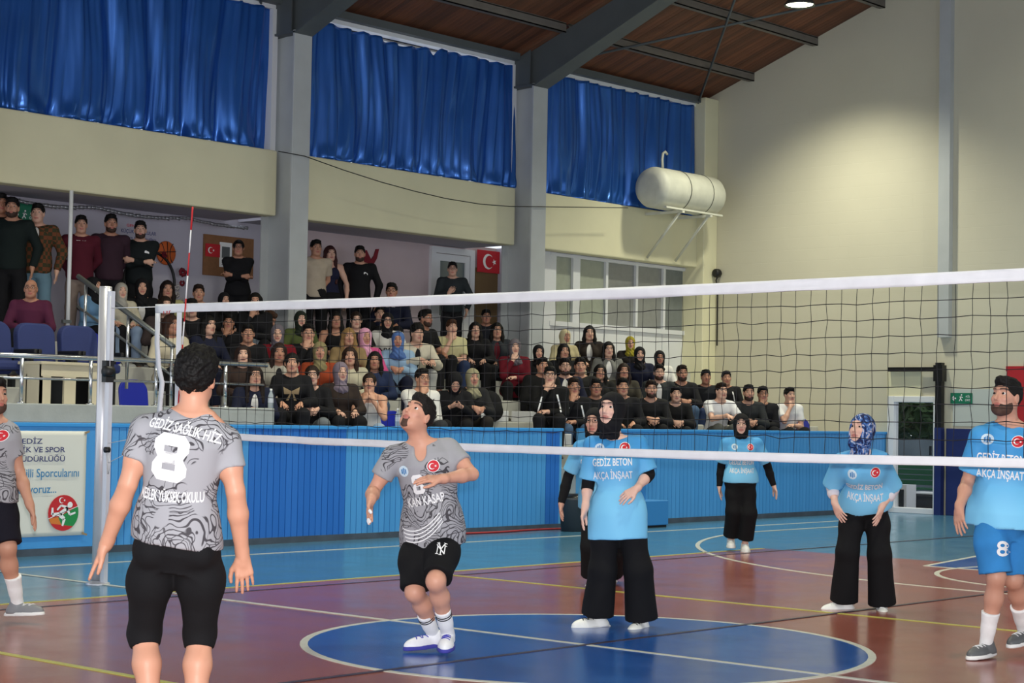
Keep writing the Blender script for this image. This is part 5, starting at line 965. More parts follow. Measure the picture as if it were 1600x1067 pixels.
def build_players():
    # gray no. 8, seen from behind
    r, b, s, p, J = player('P2', 'man in patterned grey jersey number 8 seen from behind, curly black hair', (208, 154, 128), (GREY, GR, dict(kind='tee', off=.014, w0=-.03, sleeve=.55, amp=.006, skirt=.202)), (BLK, dict(name='shorts', length=.57, off=.027, knee=-.012, amp=.006)), ((235, 235, 235),), 'curly', (14, 12, 12))
    d = Decal(J, s, False)
    d.put('lettering', text_fit('GEDİZ SAĞLIK HİZ.', .325, .040, .02), -.012, .492, PRINT, rot=-.085, bend=-.5)
    d.put('lettering', eight(.160, .205, .050), -.045, .365, PRINT, rot=-.02)
    d.put('lettering', text_fit('MESLEK YÜKSEK OKULU', .285, .046, .02), -.028, .195, PRINT, rot=.08, bend=.3)
    # gray man in the centre
    r, b, s, p, J = player('P3', 'man in patterned grey jersey looking up, knees bent on the blue circle', (214, 160, 136), (GREY, GR, dict(kind='tee', off=.020, w0=-.12, sleeve=.60, vneck=.075, amp=.006, skirt=.208)), (BLK, dict(name='shorts', length=.45, off=.030, knee=-.012, amp=.006)), ((240, 240, 244), (70, 70, 160)), 'short', (24, 19, 17), beard='goatee', socks=((236, 236, 238), .17), lace=(60, 60, 170))
    d = Decal(J, s, True); d.club(-.105, .415); d.flag(.085, .432)
    d.put('lettering', eight(.075, .12, .024), -.020, .330, PRINT, rot=.05); d.put('lettering', text_fit('KAN KASAP', .235, .056, .02), .010, .225, PRINT, rot=.10)
    for k in range(4):
        t = np.linspace(-1, 1, 15); o = [(x*.125-.035+.012*k*.5, .015+.030*(x+.1)**2*1.6+.030*x-.021*k+.004*k*x) for x in t]; i = [(x, y-.0075) for x, y in o][::-1]
        pl = [[o[j], o[j+1], i[len(i)-2-j], i[len(i)-1-j]] for j in range(14)]; d.put('print_stripe', poly_2d(pl), 0, .045, PRINT)
    for i in (0, 1):
        A, K = J['A%d' % i], J['K%d' % i]; dd = nrm(K-A); a = nrm(np.cross(dd, V(1, 0, .2))); b2 = np.cross(dd, a)
        for o in (.125, .142): obj('sock_stripe', MB().tube([A+dd*o+(.0465+.05*(o-.125))*(a*math.cos(t)+b2*math.sin(t)) for t in np.linspace(0, 2*math.pi, 21)], .0042, 5, False).mesh('sock_stripe'), CLOTH, r, color=(24, 24, 30))
    H, K = J['Hp0'], J['K0']
    dp = Decal(dict(J, P=H+(K-H)*.85, N=H, hl=J['hl'], sl=J['hl']), p, True)
    ny = []
    def bar(x0, y0, x1, y1, w_): a = nrm(V(x1-x0, y1-y0)); n_ = V(-a[1], a[0])*w_/2; ny.append([(x0+n_[0], y0+n_[1]), (x0-n_[0], y0-n_[1]), (x1-n_[0], y1-n_[1]), (x1+n_[0], y1+n_[1])])
    for g in ((-.022, -.034, -.022, .020, .0085), (-.026, .026, .024, -.036, .011), (.022, -.030, .022, .026, .0085), (-.030, .030, -.010, .040, .008), (-.032, -.034, -.012, -.040, .008), (.012, .030, .032, .024, .008), (0, -.046, 0, .0, .010), (0, -.002, -.020, .046, .010), (0, -.002, .022, .046, .010), (-.010, -.046, .010, -.046, .008), (-.030, .044, -.012, .048, .007), (.012, .048, .032, .044, .007)): bar(*g[:4], g[4]*.68)
    dp.put('lettering', poly_2d(ny), .015, .125, PRINT)
    for k, (i, a, c) in enumerate([t for t in J['tips'] if t[0] == 1][:4]):
        if k == 2: continue
        F = Fld(np.minimum(a, c)-.03, np.maximum(a, c)+.03, .0035); F.cone(a+(c-a)*-.2, a+(c-a)*.75, .0105, .0095, 0); obj('finger_tape', fmesh('finger_tape', F), PRINT, r)
    # blue women and man
    def blue(d, y1=.30, yb=.435, rot=0, sc=1.0, x=0.0, gap=.092):
        d.club(-.085+x, yb); d.flag(.090+x, yb)
        d.put('lettering', text_fit('GEDİZ BETON', .275*sc, .052*sc, .02), x, y1, PRINT, rot=rot); d.put('lettering', text_fit('AKÇA İNŞAAT', .275*sc, .052*sc, .02), x, y1-gap, PRINT, rot=rot)
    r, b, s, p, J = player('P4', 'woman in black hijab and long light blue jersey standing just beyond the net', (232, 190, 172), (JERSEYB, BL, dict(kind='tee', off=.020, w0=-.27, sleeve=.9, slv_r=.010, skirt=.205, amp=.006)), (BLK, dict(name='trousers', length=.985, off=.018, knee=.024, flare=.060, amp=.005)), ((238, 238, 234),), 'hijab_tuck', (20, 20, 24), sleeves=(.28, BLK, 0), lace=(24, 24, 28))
    blue(Decal(J, s, True), .385, .485, x=-.02)
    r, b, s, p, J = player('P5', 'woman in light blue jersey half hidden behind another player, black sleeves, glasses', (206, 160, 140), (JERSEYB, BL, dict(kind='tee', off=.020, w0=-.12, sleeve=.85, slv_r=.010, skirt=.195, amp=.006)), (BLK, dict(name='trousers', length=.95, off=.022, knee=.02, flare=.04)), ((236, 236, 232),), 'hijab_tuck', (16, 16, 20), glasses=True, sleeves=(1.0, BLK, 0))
    blue(Decal(J, s, True), .36, .46)
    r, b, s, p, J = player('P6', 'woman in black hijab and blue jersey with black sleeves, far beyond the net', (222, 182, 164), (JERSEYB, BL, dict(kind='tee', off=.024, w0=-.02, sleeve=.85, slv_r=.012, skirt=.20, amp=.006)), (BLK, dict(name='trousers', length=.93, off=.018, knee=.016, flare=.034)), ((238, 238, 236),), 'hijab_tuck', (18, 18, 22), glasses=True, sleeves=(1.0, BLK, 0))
    blue(Decal(J, s, True), .215, .39)
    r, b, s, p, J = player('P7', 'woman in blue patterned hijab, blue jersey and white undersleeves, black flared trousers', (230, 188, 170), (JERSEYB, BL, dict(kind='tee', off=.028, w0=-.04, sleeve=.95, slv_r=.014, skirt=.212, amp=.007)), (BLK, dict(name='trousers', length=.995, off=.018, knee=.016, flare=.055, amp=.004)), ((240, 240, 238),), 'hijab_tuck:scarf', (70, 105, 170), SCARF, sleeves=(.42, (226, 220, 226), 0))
    blue(Decal(J, s, True), .215, .345, rot=-.10)
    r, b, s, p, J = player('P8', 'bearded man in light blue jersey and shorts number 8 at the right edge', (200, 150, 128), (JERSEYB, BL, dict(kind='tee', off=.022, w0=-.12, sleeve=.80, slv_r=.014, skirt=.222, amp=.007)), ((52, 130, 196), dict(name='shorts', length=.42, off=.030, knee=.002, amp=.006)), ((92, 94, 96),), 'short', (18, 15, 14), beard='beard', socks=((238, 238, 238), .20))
    blue(Decal(J, s, True), .36, .475, x=-.01, gap=.10)
    H, K = J['Hp0'], J['K0']; dp = Decal(dict(J, P=H+(K-H)*.85, N=H, sl=J['hl']), p, True); dp.put('lettering', text_2d('8', .13, 1.0, .018), -.035, .13, PRINT)
    r, b, s, p, J = player('P1', 'man in patterned grey jersey cut off by the left edge, grey shoe', (196, 146, 122), (GREY, GR, dict(kind='tee', off=.022, w0=-.1, sleeve=.6, skirt=.2)), ((20, 18, 30), dict(name='shorts', length=.44, off=.028, knee=.0)), ((128, 130, 134),), 'short', (18, 15, 14), beard='beard', socks=((238, 238, 238), .20))
    Decal(J, s, True).flag(.10, .40, .036)
build_players()
# ============================================================ the spectators
CROWD = [
 (3.56,12.50,2.34,1.060,'stand','m',-20,0,'short',(18,16,16),'long',(22,22,26),(22,22,26),'','man in dark clothes cut off by the left edge, standing at the back'),
 (3.60,12.30,2.28,1.060,'stand','m',-40,0,'short',(18,16,16),'long',(24,34,34),(22,22,26),'beard','bearded man in dark green sweatshirt, second from the left in the standing row'),
 (3.97,12.30,2.28,1.036,'stand','m',-45,0,'short',(18,16,16),'open',(92,64,44),(104,134,152),'inner:W plaid','man in open brown plaid overshirt over white tee and light jeans'),
 (4.62,12.30,2.28,0.984,'standback','m',-30,0,'short',(18,16,16),'long',(84,24,40),(140,124,116),'collar','young man in maroon sweater with white collar behind the thin white pole'),
 (5.08,12.30,2.28,1.019,'standback','m',-25,0,'short',(18,16,16),'long',(54,34,46),(22,22,26),'stubble','man in dark plum zip sweater standing between maroon sweater and folded arms'),
 (5.55,12.30,2.28,0.992,'standcross','m',-35,0,'short',(18,16,16),'long',(22,28,30),(22,22,26),'beard logo','man with folded arms and white chest logo standing before the basketball cut-out'),
 (7.22,12.30,2.28,0.985,'standcross','f',-40,0,'tied',(18,16,16),'long',(22,22,26),(22,22,26),'glasses','woman in black with glasses and folded arms before the cork board'),
 (8.66,12.30,2.28,0.999,'standback','m',-25,0,'fringe',(18,16,16),'tee',(190,176,158),(22,22,26),'','young man in beige tee standing just right of the left column'),
 (9.10,12.48,2.28,1.037,'stand','f',-25,0,'verylong',(70,40,40),'tank',(34,36,62),(22,22,26),'','young woman with very long hair standing behind the man in beige tee'),
 (9.53,12.30,2.28,0.988,'stand','m',-40,0,'short',(18,16,16),'long',(22,22,26),(22,22,26),'beard logo','bearded man in black shirt with white logo standing at the pink wall'),
 (9.89,11.98,2.47,1.060,'lap','m',-50,0,'short',(18,16,16),'long',(26,30,52),(22,22,26),'glasses collar','man with glasses tilting his head below the pink wall'),
 (11.52,12.30,2.28,0.934,'standhold','m',-45,0,'short',(18,16,16),'long',(44,50,54),(22,22,26),'glasses','man with glasses in dark grey sweater standing in the doorway'),
 (2.65,10.40,2.10,0.923,'lap','m',-40,0,'bald',(38,26,20),'long',(82,32,58),(22,22,26),'glasses','balding man with glasses in maroon shirt sitting behind blue chairs'),
 (4.61,11.98,2.30,0.993,'lap','f',20,0,'hijab',(22,22,26),'long',(104,142,178),(22,22,26),'','woman in black hijab and light denim jacket beside the stair rail'),
 (5.04,11.98,2.30,0.940,'lap','f',-20,0,'hijab',(172,168,160),'long',(206,198,176),(140,160,190),'','woman in pale grey hood and cream jacket next to the net post'),
 (5.36,11.98,2.30,1.035,'lap','f',-30,0,'hijab',(22,22,26),'open',(22,22,26),(22,22,26),'inner:W','woman in black hijab and black jacket showing white shirt, upper left tiers'),
 (5.77,11.98,2.30,1.038,'lap','f',-30,0,'long',(30,20,18),'long',(176,170,120),(22,22,26),'','woman with long dark hair in pale yellow top beside the antenna'),
 (5.13,11.18,2.01,1.060,'lap','f',-20,0,'long',(38,26,20),'long',(60,50,50),(22,22,26),'','dark haired woman mostly hidden by the net side band, lettered corner'),
 (4.62,10.38,1.73,1.060,'lap','f',-15,20,'long',(58,36,28),'long',(208,198,174),(22,22,26),'','woman with long curly brown hair in cream knit sweater behind the net end'),
 (6.29,11.98,2.30,0.958,'lap','m',-35,0,'short',(38,26,20),'long',(22,22,26),(22,22,26),'','young man with short hair right of the antenna, above the net band'),
 (5.55,11.18,2.00,1.007,'lap','m',-35,0,'short',(18,16,16),'long',(22,22,26),(22,22,26),'','dark clad man just right of the antenna, cut by the net band'),
 (6.73,11.98,2.30,0.919,'lap','f',-20,0,'hijab',(22,22,26),'long',(22,22,26),(22,22,26),'','woman in black hijab peeking above the net band below the cork board'),
 (6.60,11.18,2.16,1.060,'chin','f',-40,0,'longback',(18,16,16),'long',(22,22,26),(22,22,26),'','dark haired woman half hidden by the net band left of the column'),
 (5.19,10.38,1.75,1.060,'lap','f',-5,0,'long',(18,16,16),'long',(26,30,52),(26,30,52),'','woman with long black hair in navy right behind the antenna'),
 (6.16,11.18,1.94,0.900,'chin','m',-40,0,'short',(18,16,16),'long',(22,22,26),(22,22,26),'','dark clad man with a hand at his face behind the curly haired player'),
 (5.82,10.38,1.70,0.972,'lap','m',-35,0,'short',(18,16,16),'tee',(22,22,26),(22,22,26),'','young man with short hair and black tee above the guard rail end'),
 (5.08,9.58,1.40,1.025,'lap','f',-35,0,'bob',(44,28,24),'long',(58,44,40),(22,22,26),'','woman with brown fringe hair in dark brown top over the guard rail end'),
 (4.60,8.78,1.13,1.060,'clasp','f',-30,0,'long',(34,24,22),'open',(26,30,52),(22,22,26),'inner:W glasses','woman with glasses, dark vest and white shirt behind the concrete parapet end'),
 (6.85,11.18,2.00,0.952,'phone','m',10,0,'short',(72,48,34),'long',(170,186,196),(22,22,26),'','fair haired man in pale blue shirt looking sideways under the net band'),
 (6.31,10.38,1.70,1.052,'lap','f',-40,0,'hijab',(104,98,108),'long',(120,20,34),(22,22,26),'','woman in grey mauve hijab and red sweater in the left tiers'),
 (5.65,9.58,1.42,1.060,'lap','f',-35,0,'long',(44,30,26),'open',(170,166,156),(22,22,26),'inner:D','woman with long brown hair in grey vest above the girl with bow print'),
 (5.16,8.78,1.27,1.060,'lap','f',-40,0,'tied',(18,16,16),'long',(22,22,26),(22,22,26),'bow','girl in black sweatshirt with beige bow print at the barrier'),
 (7.29,11.05,2.00,0.984,'lap','f',-30,0,'hijab',(36,44,34),'long',(82,92,52),(22,22,26),'','woman in dark hijab and olive green jacket under the net band'),
 (6.83,10.38,1.70,1.052,'chin','m',-35,0,'short',(18,16,16),'long',(22,22,26),(22,22,26),'','man in black with his hand over his mouth in the left tiers'),
 (6.32,9.58,1.46,1.060,'lap','f',-40,0,'hijab',(134,124,90),'long',(150,64,36),(78,82,48),'','woman in patterned olive scarf and rust orange jacket'),
 (5.48,8.78,1.16,1.060,'clasp','f',-40,0,'tied',(38,26,20),'long',(22,22,26),(110,116,122),'glasses','girl with glasses in black top and grey jeans next to the bow print girl'),
 (8.05,11.18,2.00,1.027,'lap','f',-35,0,'long',(18,16,16),'tank',(22,22,26),(22,22,26),'','woman with long black hair in sleeveless black top with bare arms'),
 (7.55,10.38,1.71,1.060,'lap','f',-35,0,'long',(150,118,76),'long',(150,126,90),(22,22,26),'','woman with long blonde hair left of the pink hijab'),
 (8.43,11.18,2.00,1.052,'lap','f',-35,0,'tied',(38,26,20),'tee',(22,22,26),(22,22,26),'glasses','woman with tied back hair and glasses in black tee above the blonde woman'),
 (6.83,9.58,1.42,1.060,'lap','f',-40,0,'long',(50,34,28),'long',(188,182,160),(22,22,26),'','woman with very long straight brown hair in pale beige jacket'),
 (7.85,10.38,1.72,1.060,'lap','f',-25,0,'hijab',(222,160,190),'long',(206,84,140),(22,22,26),'','woman in pale pink hijab and pink vest'),
 (5.94,8.78,1.19,1.060,'lap','f',-25,0,'hijab',(122,110,124),'long',(50,40,36),(22,22,26),'','woman in mauve hijab and dark brown coat at the barrier'),
 (7.27,9.58,1.40,1.034,'lap','f',-45,0,'long',(18,16,16),'long',(34,46,78),(74,98,130),'','woman with long black hair in navy shirt smiling at the camera'),
 (6.42,8.78,1.10,1.060,'face','f',-45,0,'tied',(38,26,20),'tank',(226,224,220),(150,170,196),'','girl in white tank top with both hands on her chin'),
 (9.66,11.98,2.25,0.900,'lap','m',-40,0,'short',(18,16,16),'long',(22,22,26),(22,22,26),'','dark clad man cut by the net band above the white hoodie'),
 (9.04,11.18,2.01,1.060,'lap','f',-40,0,'hijab',(22,22,26),'hood',(226,224,220),(22,22,26),'glasses nyc','woman in black hijab, glasses and white lettered hoodie'),
 (8.47,10.38,1.73,1.060,'clasp','f',-45,0,'hijab',(84,116,176),'long',(150,180,210),(26,30,52),'','woman in blue hijab and light blue shirt with folded hands'),
 (8.84,10.38,1.81,1.060,'armsfwd','m',-25,0,'curly',(18,16,16),'open',(206,198,180),(168,168,166),'inner:D','curly haired man in cream hooded jacket and light grey trousers'),
 (9.81,11.18,2.05,1.060,'lap','m',5,0,'short',(18,16,16),'tee',(22,22,26),(22,22,26),'beard','bearded man in black tee seen in profile below the net band'),
 (7.34,8.78,1.12,1.060,'chin','m',-20,0,'short',(18,16,16),'long',(226,224,220),(52,54,58),'glasses prints','man with glasses in white sweatshirt with black prints looking down'),
 (10.36,11.18,2.00,0.998,'chin','m',-30,0,'short',(72,48,34),'tee',(212,206,160),(44,58,92),'','young man in pale yellow tee with a hand at his mouth, blue jeans'),
 (7.94,8.78,1.16,1.060,'phone','f',-40,0,'hijab',(22,22,26),'long',(22,22,26),(22,22,26),'','woman in black hijab bent over her hands at the barrier'),
 (8.27,8.78,1.21,1.060,'clasp','f',-30,0,'hijab',(150,144,116),'long',(34,34,36),(40,36,34),'','woman in olive beige hijab and black jacket at the barrier'),
 (10.87,11.18,2.00,1.029,'lap','f',-40,0,'long',(18,16,16),'long',(22,22,26),(22,22,26),'','woman with long black hair in black top right of the yellow tee'),
 (11.97,11.98,2.30,0.936,'lap','m',-40,0,'short',(18,16,16),'hood',(32,34,42),(22,22,26),'glasses','man with glasses in dark hoodie below the brown wooden board'),
 (11.35,11.18,2.00,1.046,'lap','f',-40,0,'long',(18,16,16),'open',(48,52,58),(22,22,26),'inner:M glasses','woman with glasses and long black hair in dark grey jacket over maroon'),
 (10.87,10.38,1.72,1.060,'chin','f',-40,0,'hijab',(110,104,112),'long',(104,20,36),(22,22,26),'','woman in grey hijab and dark red sweater with hand at her chin'),
 (11.40,10.38,1.70,0.990,'lap','f',-40,0,'hijab',(22,22,26),'long',(22,22,26),(22,22,26),'','woman in black hijab right of the dark red sweater'),
 (10.57,9.58,1.40,1.023,'lap','m',-30,0,'short',(18,16,16),'long',(20,20,22),(22,22,26),'big','man with short hair in bulky black padded jacket'),
 (9.81,8.78,1.23,1.060,'chin','m',-50,0,'fringe',(18,16,16),'long',(18,18,20),(22,22,26),'glasses stripe','young man with glasses and hand at mouth, black jacket with white zips'),
 (12.95,11.18,2.00,1.009,'lap','f',-25,0,'hijab',(196,184,150),'long',(186,174,138),(186,172,150),'','woman in cream hijab and cream coat below the window partition'),
 (11.98,10.38,1.70,1.041,'lap','f',-35,0,'long',(18,16,16),'long',(22,22,26),(22,22,26),'','woman with long black hair and black top before the cream hijab'),
 (11.07,9.58,1.40,1.033,'lap','m',-45,0,'short',(18,16,16),'open',(26,30,52),(22,22,26),'inner:W beard glasses','bearded man with glasses in dark jacket over white shirt'),
 (11.41,9.58,1.40,1.057,'lap','m',-45,0,'short',(18,16,16),'long',(28,28,28),(78,82,48),'','round faced man with short hair in black jacket, right of the white shirt'),
 (10.32,8.78,1.10,1.046,'chin','m',-40,0,'short',(38,26,20),'long',(20,20,24),(74,98,130),'stripe','young man with hand at his mouth and blue jeans over the stair gap'),
 (13.55,11.18,2.05,1.060,'lap','f',-45,0,'long',(18,16,16),'open',(46,38,34),(22,22,26),'inner:W','woman with long dark hair in dark brown coat, topmost by the partition'),
 (10.80,8.78,1.10,1.029,'lap','m',-45,0,'short',(18,16,16),'long',(22,22,26),(22,22,26),'glasses logo','man with glasses in black jacket with white print beside the player'),
 (11.87,9.58,1.40,1.020,'lap','f',-45,0,'long',(18,16,16),'long',(30,30,30),(22,22,26),'glasses','woman with long hair and glasses above the player in black hijab'),
 (13.05,10.38,1.76,1.060,'lap','f',-40,0,'long',(18,16,16),'open',(120,120,116),(22,22,26),'inner:W glasses','woman with long hair in black and white patterned jacket'),
 (14.61,11.18,2.00,0.965,'lap','f',-45,0,'hijab',(150,138,44),'long',(34,30,30),(22,22,26),'','woman in mustard yellow hijab and black jacket'),
 (12.43,9.58,1.40,1.060,'lap','f',-45,0,'long',(40,28,24),'long',(62,58,50),(22,22,26),'','woman with long brown hair in olive top behind the player in hijab'),
 (13.84,10.38,1.71,1.060,'lap','f',-45,0,'hijab',(22,22,26),'long',(26,30,52),(22,22,26),'','woman in black hijab and navy vest right of the mustard hijab'),
 (14.36,10.38,1.70,1.025,'lap','f',-45,0,'hijab',(22,22,26),'open',(226,224,220),(22,22,26),'inner:D','woman in black hijab with white sleeves, rightmost of the upper women'),
 (11.40,8.78,1.10,1.058,'lap','m',-40,0,'short',(18,16,16),'long',(22,22,26),(22,22,26),'','dark clad man directly right above the hijab player head'),
 (13.30,9.58,1.40,1.012,'lap','m',-45,0,'short',(18,16,16),'open',(44,48,50),(22,22,26),'inner:W beard','bearded man in dark grey jacket over white shirt, right half'),
 (12.07,8.78,1.11,1.060,'clasp','m',-45,0,'short',(38,26,20),'long',(28,28,30),(22,22,26),'stubble','man in black zip sweater at the barrier left of the folded hands'),
 (13.89,9.58,1.40,1.055,'clasp','m',-40,0,'short',(38,26,20),'long',(28,28,32),(74,98,130),'beard','bearded man in black with clasped hands and blue jeans, right half'),
 (12.67,8.78,1.10,0.988,'clasp','m',-45,0,'short',(18,16,16),'long',(20,20,22),(22,22,26),'','man in black sweater with folded hands at the right barrier'),
 (14.52,9.58,1.40,0.966,'lap','m',-45,0,'short',(18,16,16),'long',(26,28,34),(44,58,92),'','man in plain dark jacket between clasped hands and striped track jacket'),
 (15.08,9.58,1.40,0.962,'lap','m',-45,0,'short',(40,38,40),'long',(24,24,28),(22,22,26),'stripe','grey haired man in black track jacket with white shoulder stripes'),
 (13.82,8.78,1.13,1.060,'armsfwd','m',-30,0,'short',(38,26,20),'tee',(222,222,226),(90,92,88),'','young man in white tee leaning forward on his arms'),
 (14.55,8.78,1.11,1.060,'clasp','m',-45,0,'short',(18,16,16),'long',(46,48,50),(22,22,26),'beard','bearded man in dark grey sweater behind the far player'),
 (14.94,8.78,1.10,1.040,'chin','m',-45,0,'fringe',(18,16,16),'long',(24,24,28),(22,22,26),'glasses','young man with glasses resting his cheek on his hand'),
 (15.70,8.78,1.10,1.037,'chin','m',-30,0,'short',(18,16,16),'tee',(224,224,226),(22,22,26),'','older man in white tee with hand at chin, rightmost spectator'),
]

def rotx(v, a): c, s = math.cos(a), math.sin(a); return V(v[0], v[1]*c-v[2]*s, v[1]*s+v[2]*c)
def rotz(v, a): c, s = math.cos(a), math.sin(a); return V(v[0]*c-v[1]*s, v[0]*s+v[1]*c, v[2])
def pose(kind, g, hv):
    """joints of a spectator; seated: origin on the seat, facing -y; standing: origin between the feet"""
    J = {'g': g}; k = 1 if g == 'm' else .94; sit = not kind.startswith('stand'); J['sit'] = sit
    z0 = .10 if sit else .90*k; lean = {'lap': .06, 'clasp': .34, 'chin': .26, 'face': .36, 'phone': .30, 'armsfwd': .40}.get(kind, .0)*(1 if sit else 0)
    P = V(0, 0, z0); T = lambda v: P+rotx(V(*v), lean)   # +lean tips forward (towards -y)
    J['P'] = P; J['N'] = T((0, .01, .51*k)); sw = (.185 if g == 'm' else .160)
    J['S0'] = T((sw, .0, .455*k)); J['S1'] = T((-sw, .0, .455*k)); J['hl'] = V(1, 0, 0); J['sl'] = V(1, 0, 0)
    hp_ = {'phone': -.55, 'armsfwd': .05}.get(kind, .04); f = rotz(V(0, -math.cos(hp_), math.sin(hp_)), math.radians(hv)); J['hf'] = f; J['hu'] = rotz(V(0, math.sin(hp_)*1.0, math.cos(hp_)), math.radians(hv))
    J['H'] = J['N']+V(0, -.035, .145*k) if kind != 'phone' else J['N']+V(0, -.07, .13*k)
    if sit:
        for i, s in ((0, 1), (1, -1)):
            J['Hp%d' % i] = V(s*.095, .0, .095); J['A%d' % i] = V(s*.12, -.42, -.24); J['K%d' % i], _ = ik(J['Hp%d' % i], J['A%d' % i], .43*k, .42*k, V(s*.1, -1, 1.2)); J['fd%d' % i] = nrm(V(s*.2, -1, 0))
    else:
        for i, s in ((0, 1), (1, -1)):
            J['Hp%d' % i] = V(s*.092, 0, .90*k); J['K%d' % i] = V(s*.10, -.01, .48*k); J['A%d' % i] = V(s*.11, .02, .085); J['fd%d' % i] = nrm(V(s*.25, -1, 0))
    H = J['H']; Wt = {}
    if kind == 'lap': Wt = {0: ((.10, -.30, .27), (-.5, -1, -.35), (0, 0, -1)), 1: ((-.10, -.30, .27), (.5, -1, -.35), (0, 0, -1))}
    elif kind == 'clasp': Wt = {0: ((.06, -.44, .32), (-.75, -.6, -.25), (-.3, .6, -.4)), 1: ((-.06, -.46, .33), (.75, -.6, -.2), (.3, .6, -.4))}
    elif kind == 'chin': Wt = {1: (tuple(H+V(-.045, -.115, -.185)), (.35, .25, 1), (.3, 1, .1)), 0: ((-.02, -.33, .28), (-1, -.3, .1), (0, .3, -1))}
    elif kind == 'face': Wt = {0: (tuple(H+V(.055, -.10, -.20)), (-.25, .25, 1), (-.6, .8, 0)), 1: (tuple(H+V(-.055, -.10, -.20)), (.25, .25, 1), (.6, .8, 0))}
    elif kind == 'phone': Wt = {0: ((.07, -.36, .38), (-.7, -.6, .35), (-.3, .3, .9)), 1: ((-.07, -.36, .38), (.7, -.6, .35), (.3, .3, .9))}
    elif kind == 'armsfwd': Wt = {0: ((.09, -.56, .36), (-.5, -1, -.3), (-.3, 0, -1)), 1: ((-.06, -.58, .37), (.5, -1, -.3), (.3, 0, -1))}
    elif kind == 'stand': Wt = {0: ((.25, -.05, .86*k), (0, -.15, -1), (-1, 0, 0)), 1: ((-.25, -.05, .86*k), (0, -.15, -1), (1, 0, 0))}
    elif kind == 'standback': Wt = {0: ((.08, .20, .92*k), (-.8, .1, -.5), (0, 1, 0)), 1: ((-.08, .20, .92*k), (.8, .1, -.5), (0, 1, 0))}
    elif kind == 'standcross': Wt = {0: ((-.10, -.21, 1.14*k), (-1, .1, .2), (0, 1, .2)), 1: ((.08, -.24, 1.12*k), (1, .15, .1), (0, 1, 0))}
    elif kind == 'standhold': Wt = {0: ((.25, -.05, .88*k), (0, -.15, -1), (-1, 0, 0)), 1: ((-.06, -.26, 1.14*k), (.5, -.3, .8), (.3, 1, 0))}
    for i in (0, 1):
        s = 1 if i == 0 else -1; w, d, n = Wt[i]; hint = V(s*.8, .35, -.8)
        if kind in ('face', 'chin') and (i == 1 or kind == 'face'): hint = V(s*.35, -.45, -1)
        if kind == 'standback': hint = V(s*1, .3, -.2)
        J['E%d' % i], J['W%d' % i] = ik(J['S%d' % i], V(*w), .285*k, .255*k, hint); J['hd%d' % i] = V(*d); J['pn%d' % i] = V(*n); J['curl%d' % i] = .75 if kind in ('chin', 'clasp', 'standhold') else .45
    J['hs'] = .98 if g == 'm' else .94; J['bulk'] = .98; return J
CACHE = {}
def cached(key, fn):
    if key not in CACHE: CACHE[key] = fn()
    return CACHE[key]
def reuse(name, me, m, parent, color=None):
    o = bpy.data.objects.new(name, me); COL.objects.link(o); o.parent = parent
    if not me.materials: me.materials.append(m)
    if color is not None: o.color = lin(color)
    return o
PLAID = mat('plaid_cloth', (92, 64, 44), .85, spec=.2); nt = PLAID.node_tree; N = nt.nodes; L = nt.links; tc = N.new('ShaderNodeTexCoord'); ck = N.new('ShaderNodeTexChecker'); ck.inputs['Scale'].default_value = 21; ck.inputs['Color1'].default_value = lin((112, 66, 44)); ck.inputs['Color2'].default_value = lin((60, 58, 40)); L.new(tc.outputs['Object'], ck.inputs['Vector']); L.new(ck.outputs['Color'], N['Principled BSDF'].inputs['Base Color'])
SKINS = [(206, 158, 134), (190, 140, 116), (214, 170, 148), (178, 128, 104), (200, 150, 124), (222, 178, 156)]
INNER = {'W': (226, 224, 222), 'D': (26, 26, 30), 'M': (96, 26, 38)}
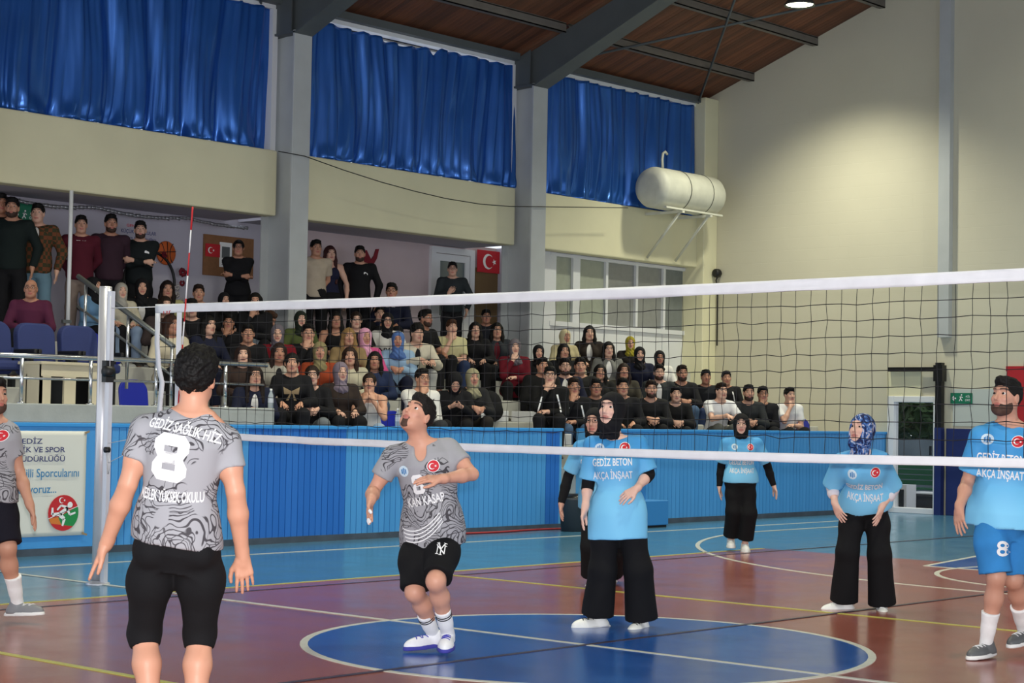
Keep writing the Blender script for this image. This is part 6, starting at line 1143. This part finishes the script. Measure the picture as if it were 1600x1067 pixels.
def spectator(i, rec):
    X, Y, Z, sc, kd, g, by, hv, hair, hc, tk, tc_, bc, ex, label = rec
    key = (kd, g, hv); J = cached(('J',)+key, lambda: pose(*key)); st = kd.startswith('stand')
    a = math.radians(by); off = rotz(V(J['H'][0], J['H'][1], 0)*sc, a)
    r = empty('person', (X-off[0], Y-off[1], Z), label, 'person', 'spectators standing at the back of the stand' if st else 'spectators seated in the stand'); r.rotation_euler = (0, 0, a); r.scale = (sc,)*3
    skin = SKINS[(i*7+3) % 6]
    if g == 'f': skin = tuple(min(255, c+8) for c in skin)
    b = reuse('body', cached(('body',)+key, lambda: body_mesh(J, .017, .0072, None, False)), SKIN, r, skin); hm = hmat(J)
    op = {'tee': dict(kind='tee', sleeve=.7, off=.016, w0=-.12), 'long': dict(kind='long', off=.022, w0=-.14), 'hood': dict(kind='long', off=.030, w0=-.12, hood=True), 'tank': dict(kind='tank', off=.008, w0=-.1), 'open': dict(kind='long', off=.026, w0=-.14)}[tk]
    big = 'big' in ex
    def mk():
        if tk != 'open': return top_mesh(J, .0155, amp=.006, **(dict(op, off=.05) if big else op))
        F = top_field(J, .0155, **op); ax = nrm(J['N']-J['P']); fwd = np.cross(J['sl'], ax)
        F.cut(tpt(J, 0, .17, .78), V(.048, .10, .25), np.array([J['sl'], fwd, ax]), .01); return fmesh('top', F, .006, 22)
    pl = 'plaid' in ex
    t = reuse('jacket' if tk in ('open', 'hood') or big else 'top', cached(('top', tk, big, pl)+key, mk), PLAID if pl else CLOTH, r, tc_)
    if 'inner:' in ex: reuse('undershirt', cached(('inner',)+key, lambda: top_mesh(J, .015, kind='tank2', off=.010, w0=-.05, amp=.002)), CLOTH, r, INNER[ex.split('inner:')[1][0]])
    reuse('trousers', cached(('pants',)+key, lambda: pants_mesh(J, .017, length=.97, off=.012, knee=.006, flare=.018, amp=.004)), CLOTH, r, bc)
    for k in (0, 1): reuse('shoe', cached(('shoe', k)+key, lambda: shoe_mesh(J, k, .012)), LEATHER, r, ((40, 40, 44), (220, 220, 216), (70, 66, 62))[i % 3])
    for e in ('eye:1', 'eye:-1'): o = reuse('eye', hspace(e), None, b) if hspace(e).materials else None; o.matrix_local = hm
    if 'hijab' in hair: o = reuse('hijab', hspace('hijab'), CLOTH, r, hc)
    else: o = reuse('hair', hspace(hair), HAIR, r, hc)
    o.matrix_local = hm
    for bd in ('beard', 'stubble', 'goatee'):
        if bd in ex: o = reuse('beard', hspace(bd), HAIR, r, (70, 52, 45)); o.matrix_local = hm
    if 'glasses' in ex: o = reuse('glasses', hspace('glasses'), GLS, r); o.matrix_local = hm
    need = [q for q in ('collar', 'logo', 'bow', 'nyc', 'prints', 'stripe') if q in ex]
    for q in need:
        d = Decal(J, t, True)
        if q == 'collar': d.put('collar', poly_2d([[(-.01, 0), (-.075, .075), (-.06, -.0)], [(.01, 0), (.06, .0), (.075, .075)]]), 0, .44, PRINT, cuts=False)
        elif q == 'logo': d.put('chest_logo', poly_2d([[(-.03, -.012), (.03, -.022), (.03, .0), (-.012, .02), (-.03, .012)]]), .09, .36, PRINT, cuts=False)
        elif q == 'bow': d.put('bow_print', poly_2d([[(0, .015), (-.09, .06), (-.08, -.02), (0, -.015)], [(0, .015), (0, -.015), (.08, -.02), (.09, .06)], [(-.01, 0), (-.06, -.09), (-.03, -.09), (.0, -.01)], [(.01, 0), (.03, -.09), (.06, -.09), (.02, -.0)]]), 0, .30, mat('beige_print', (150, 128, 96), .7))
        elif q == 'nyc': d.put('lettering', text_2d('NYC', .11, 1.0, .02), 0, .22, mat('black_print', (24, 24, 28), .7))
        elif q == 'prints':
            for (u, w_) in ((.10, .40), (-.06, .28), (.12, .26)): d.put('print', poly_2d([[(-.05, -.02), (.02, -.01), (.06, .03), (.0, .025)]]), u, w_, mat('black_print', (24, 24, 28), .7), rot=.3)
        elif q == 'stripe':
            for s in (-1, 1): d.put('stripe', poly_2d([[(s*.0, -.0), (s*.022, 0), (s*.075, -.20), (s*.055, -.20)]]), s*.085, .44, PRINT)
for i, rec in enumerate(CROWD): spectator(i, rec)
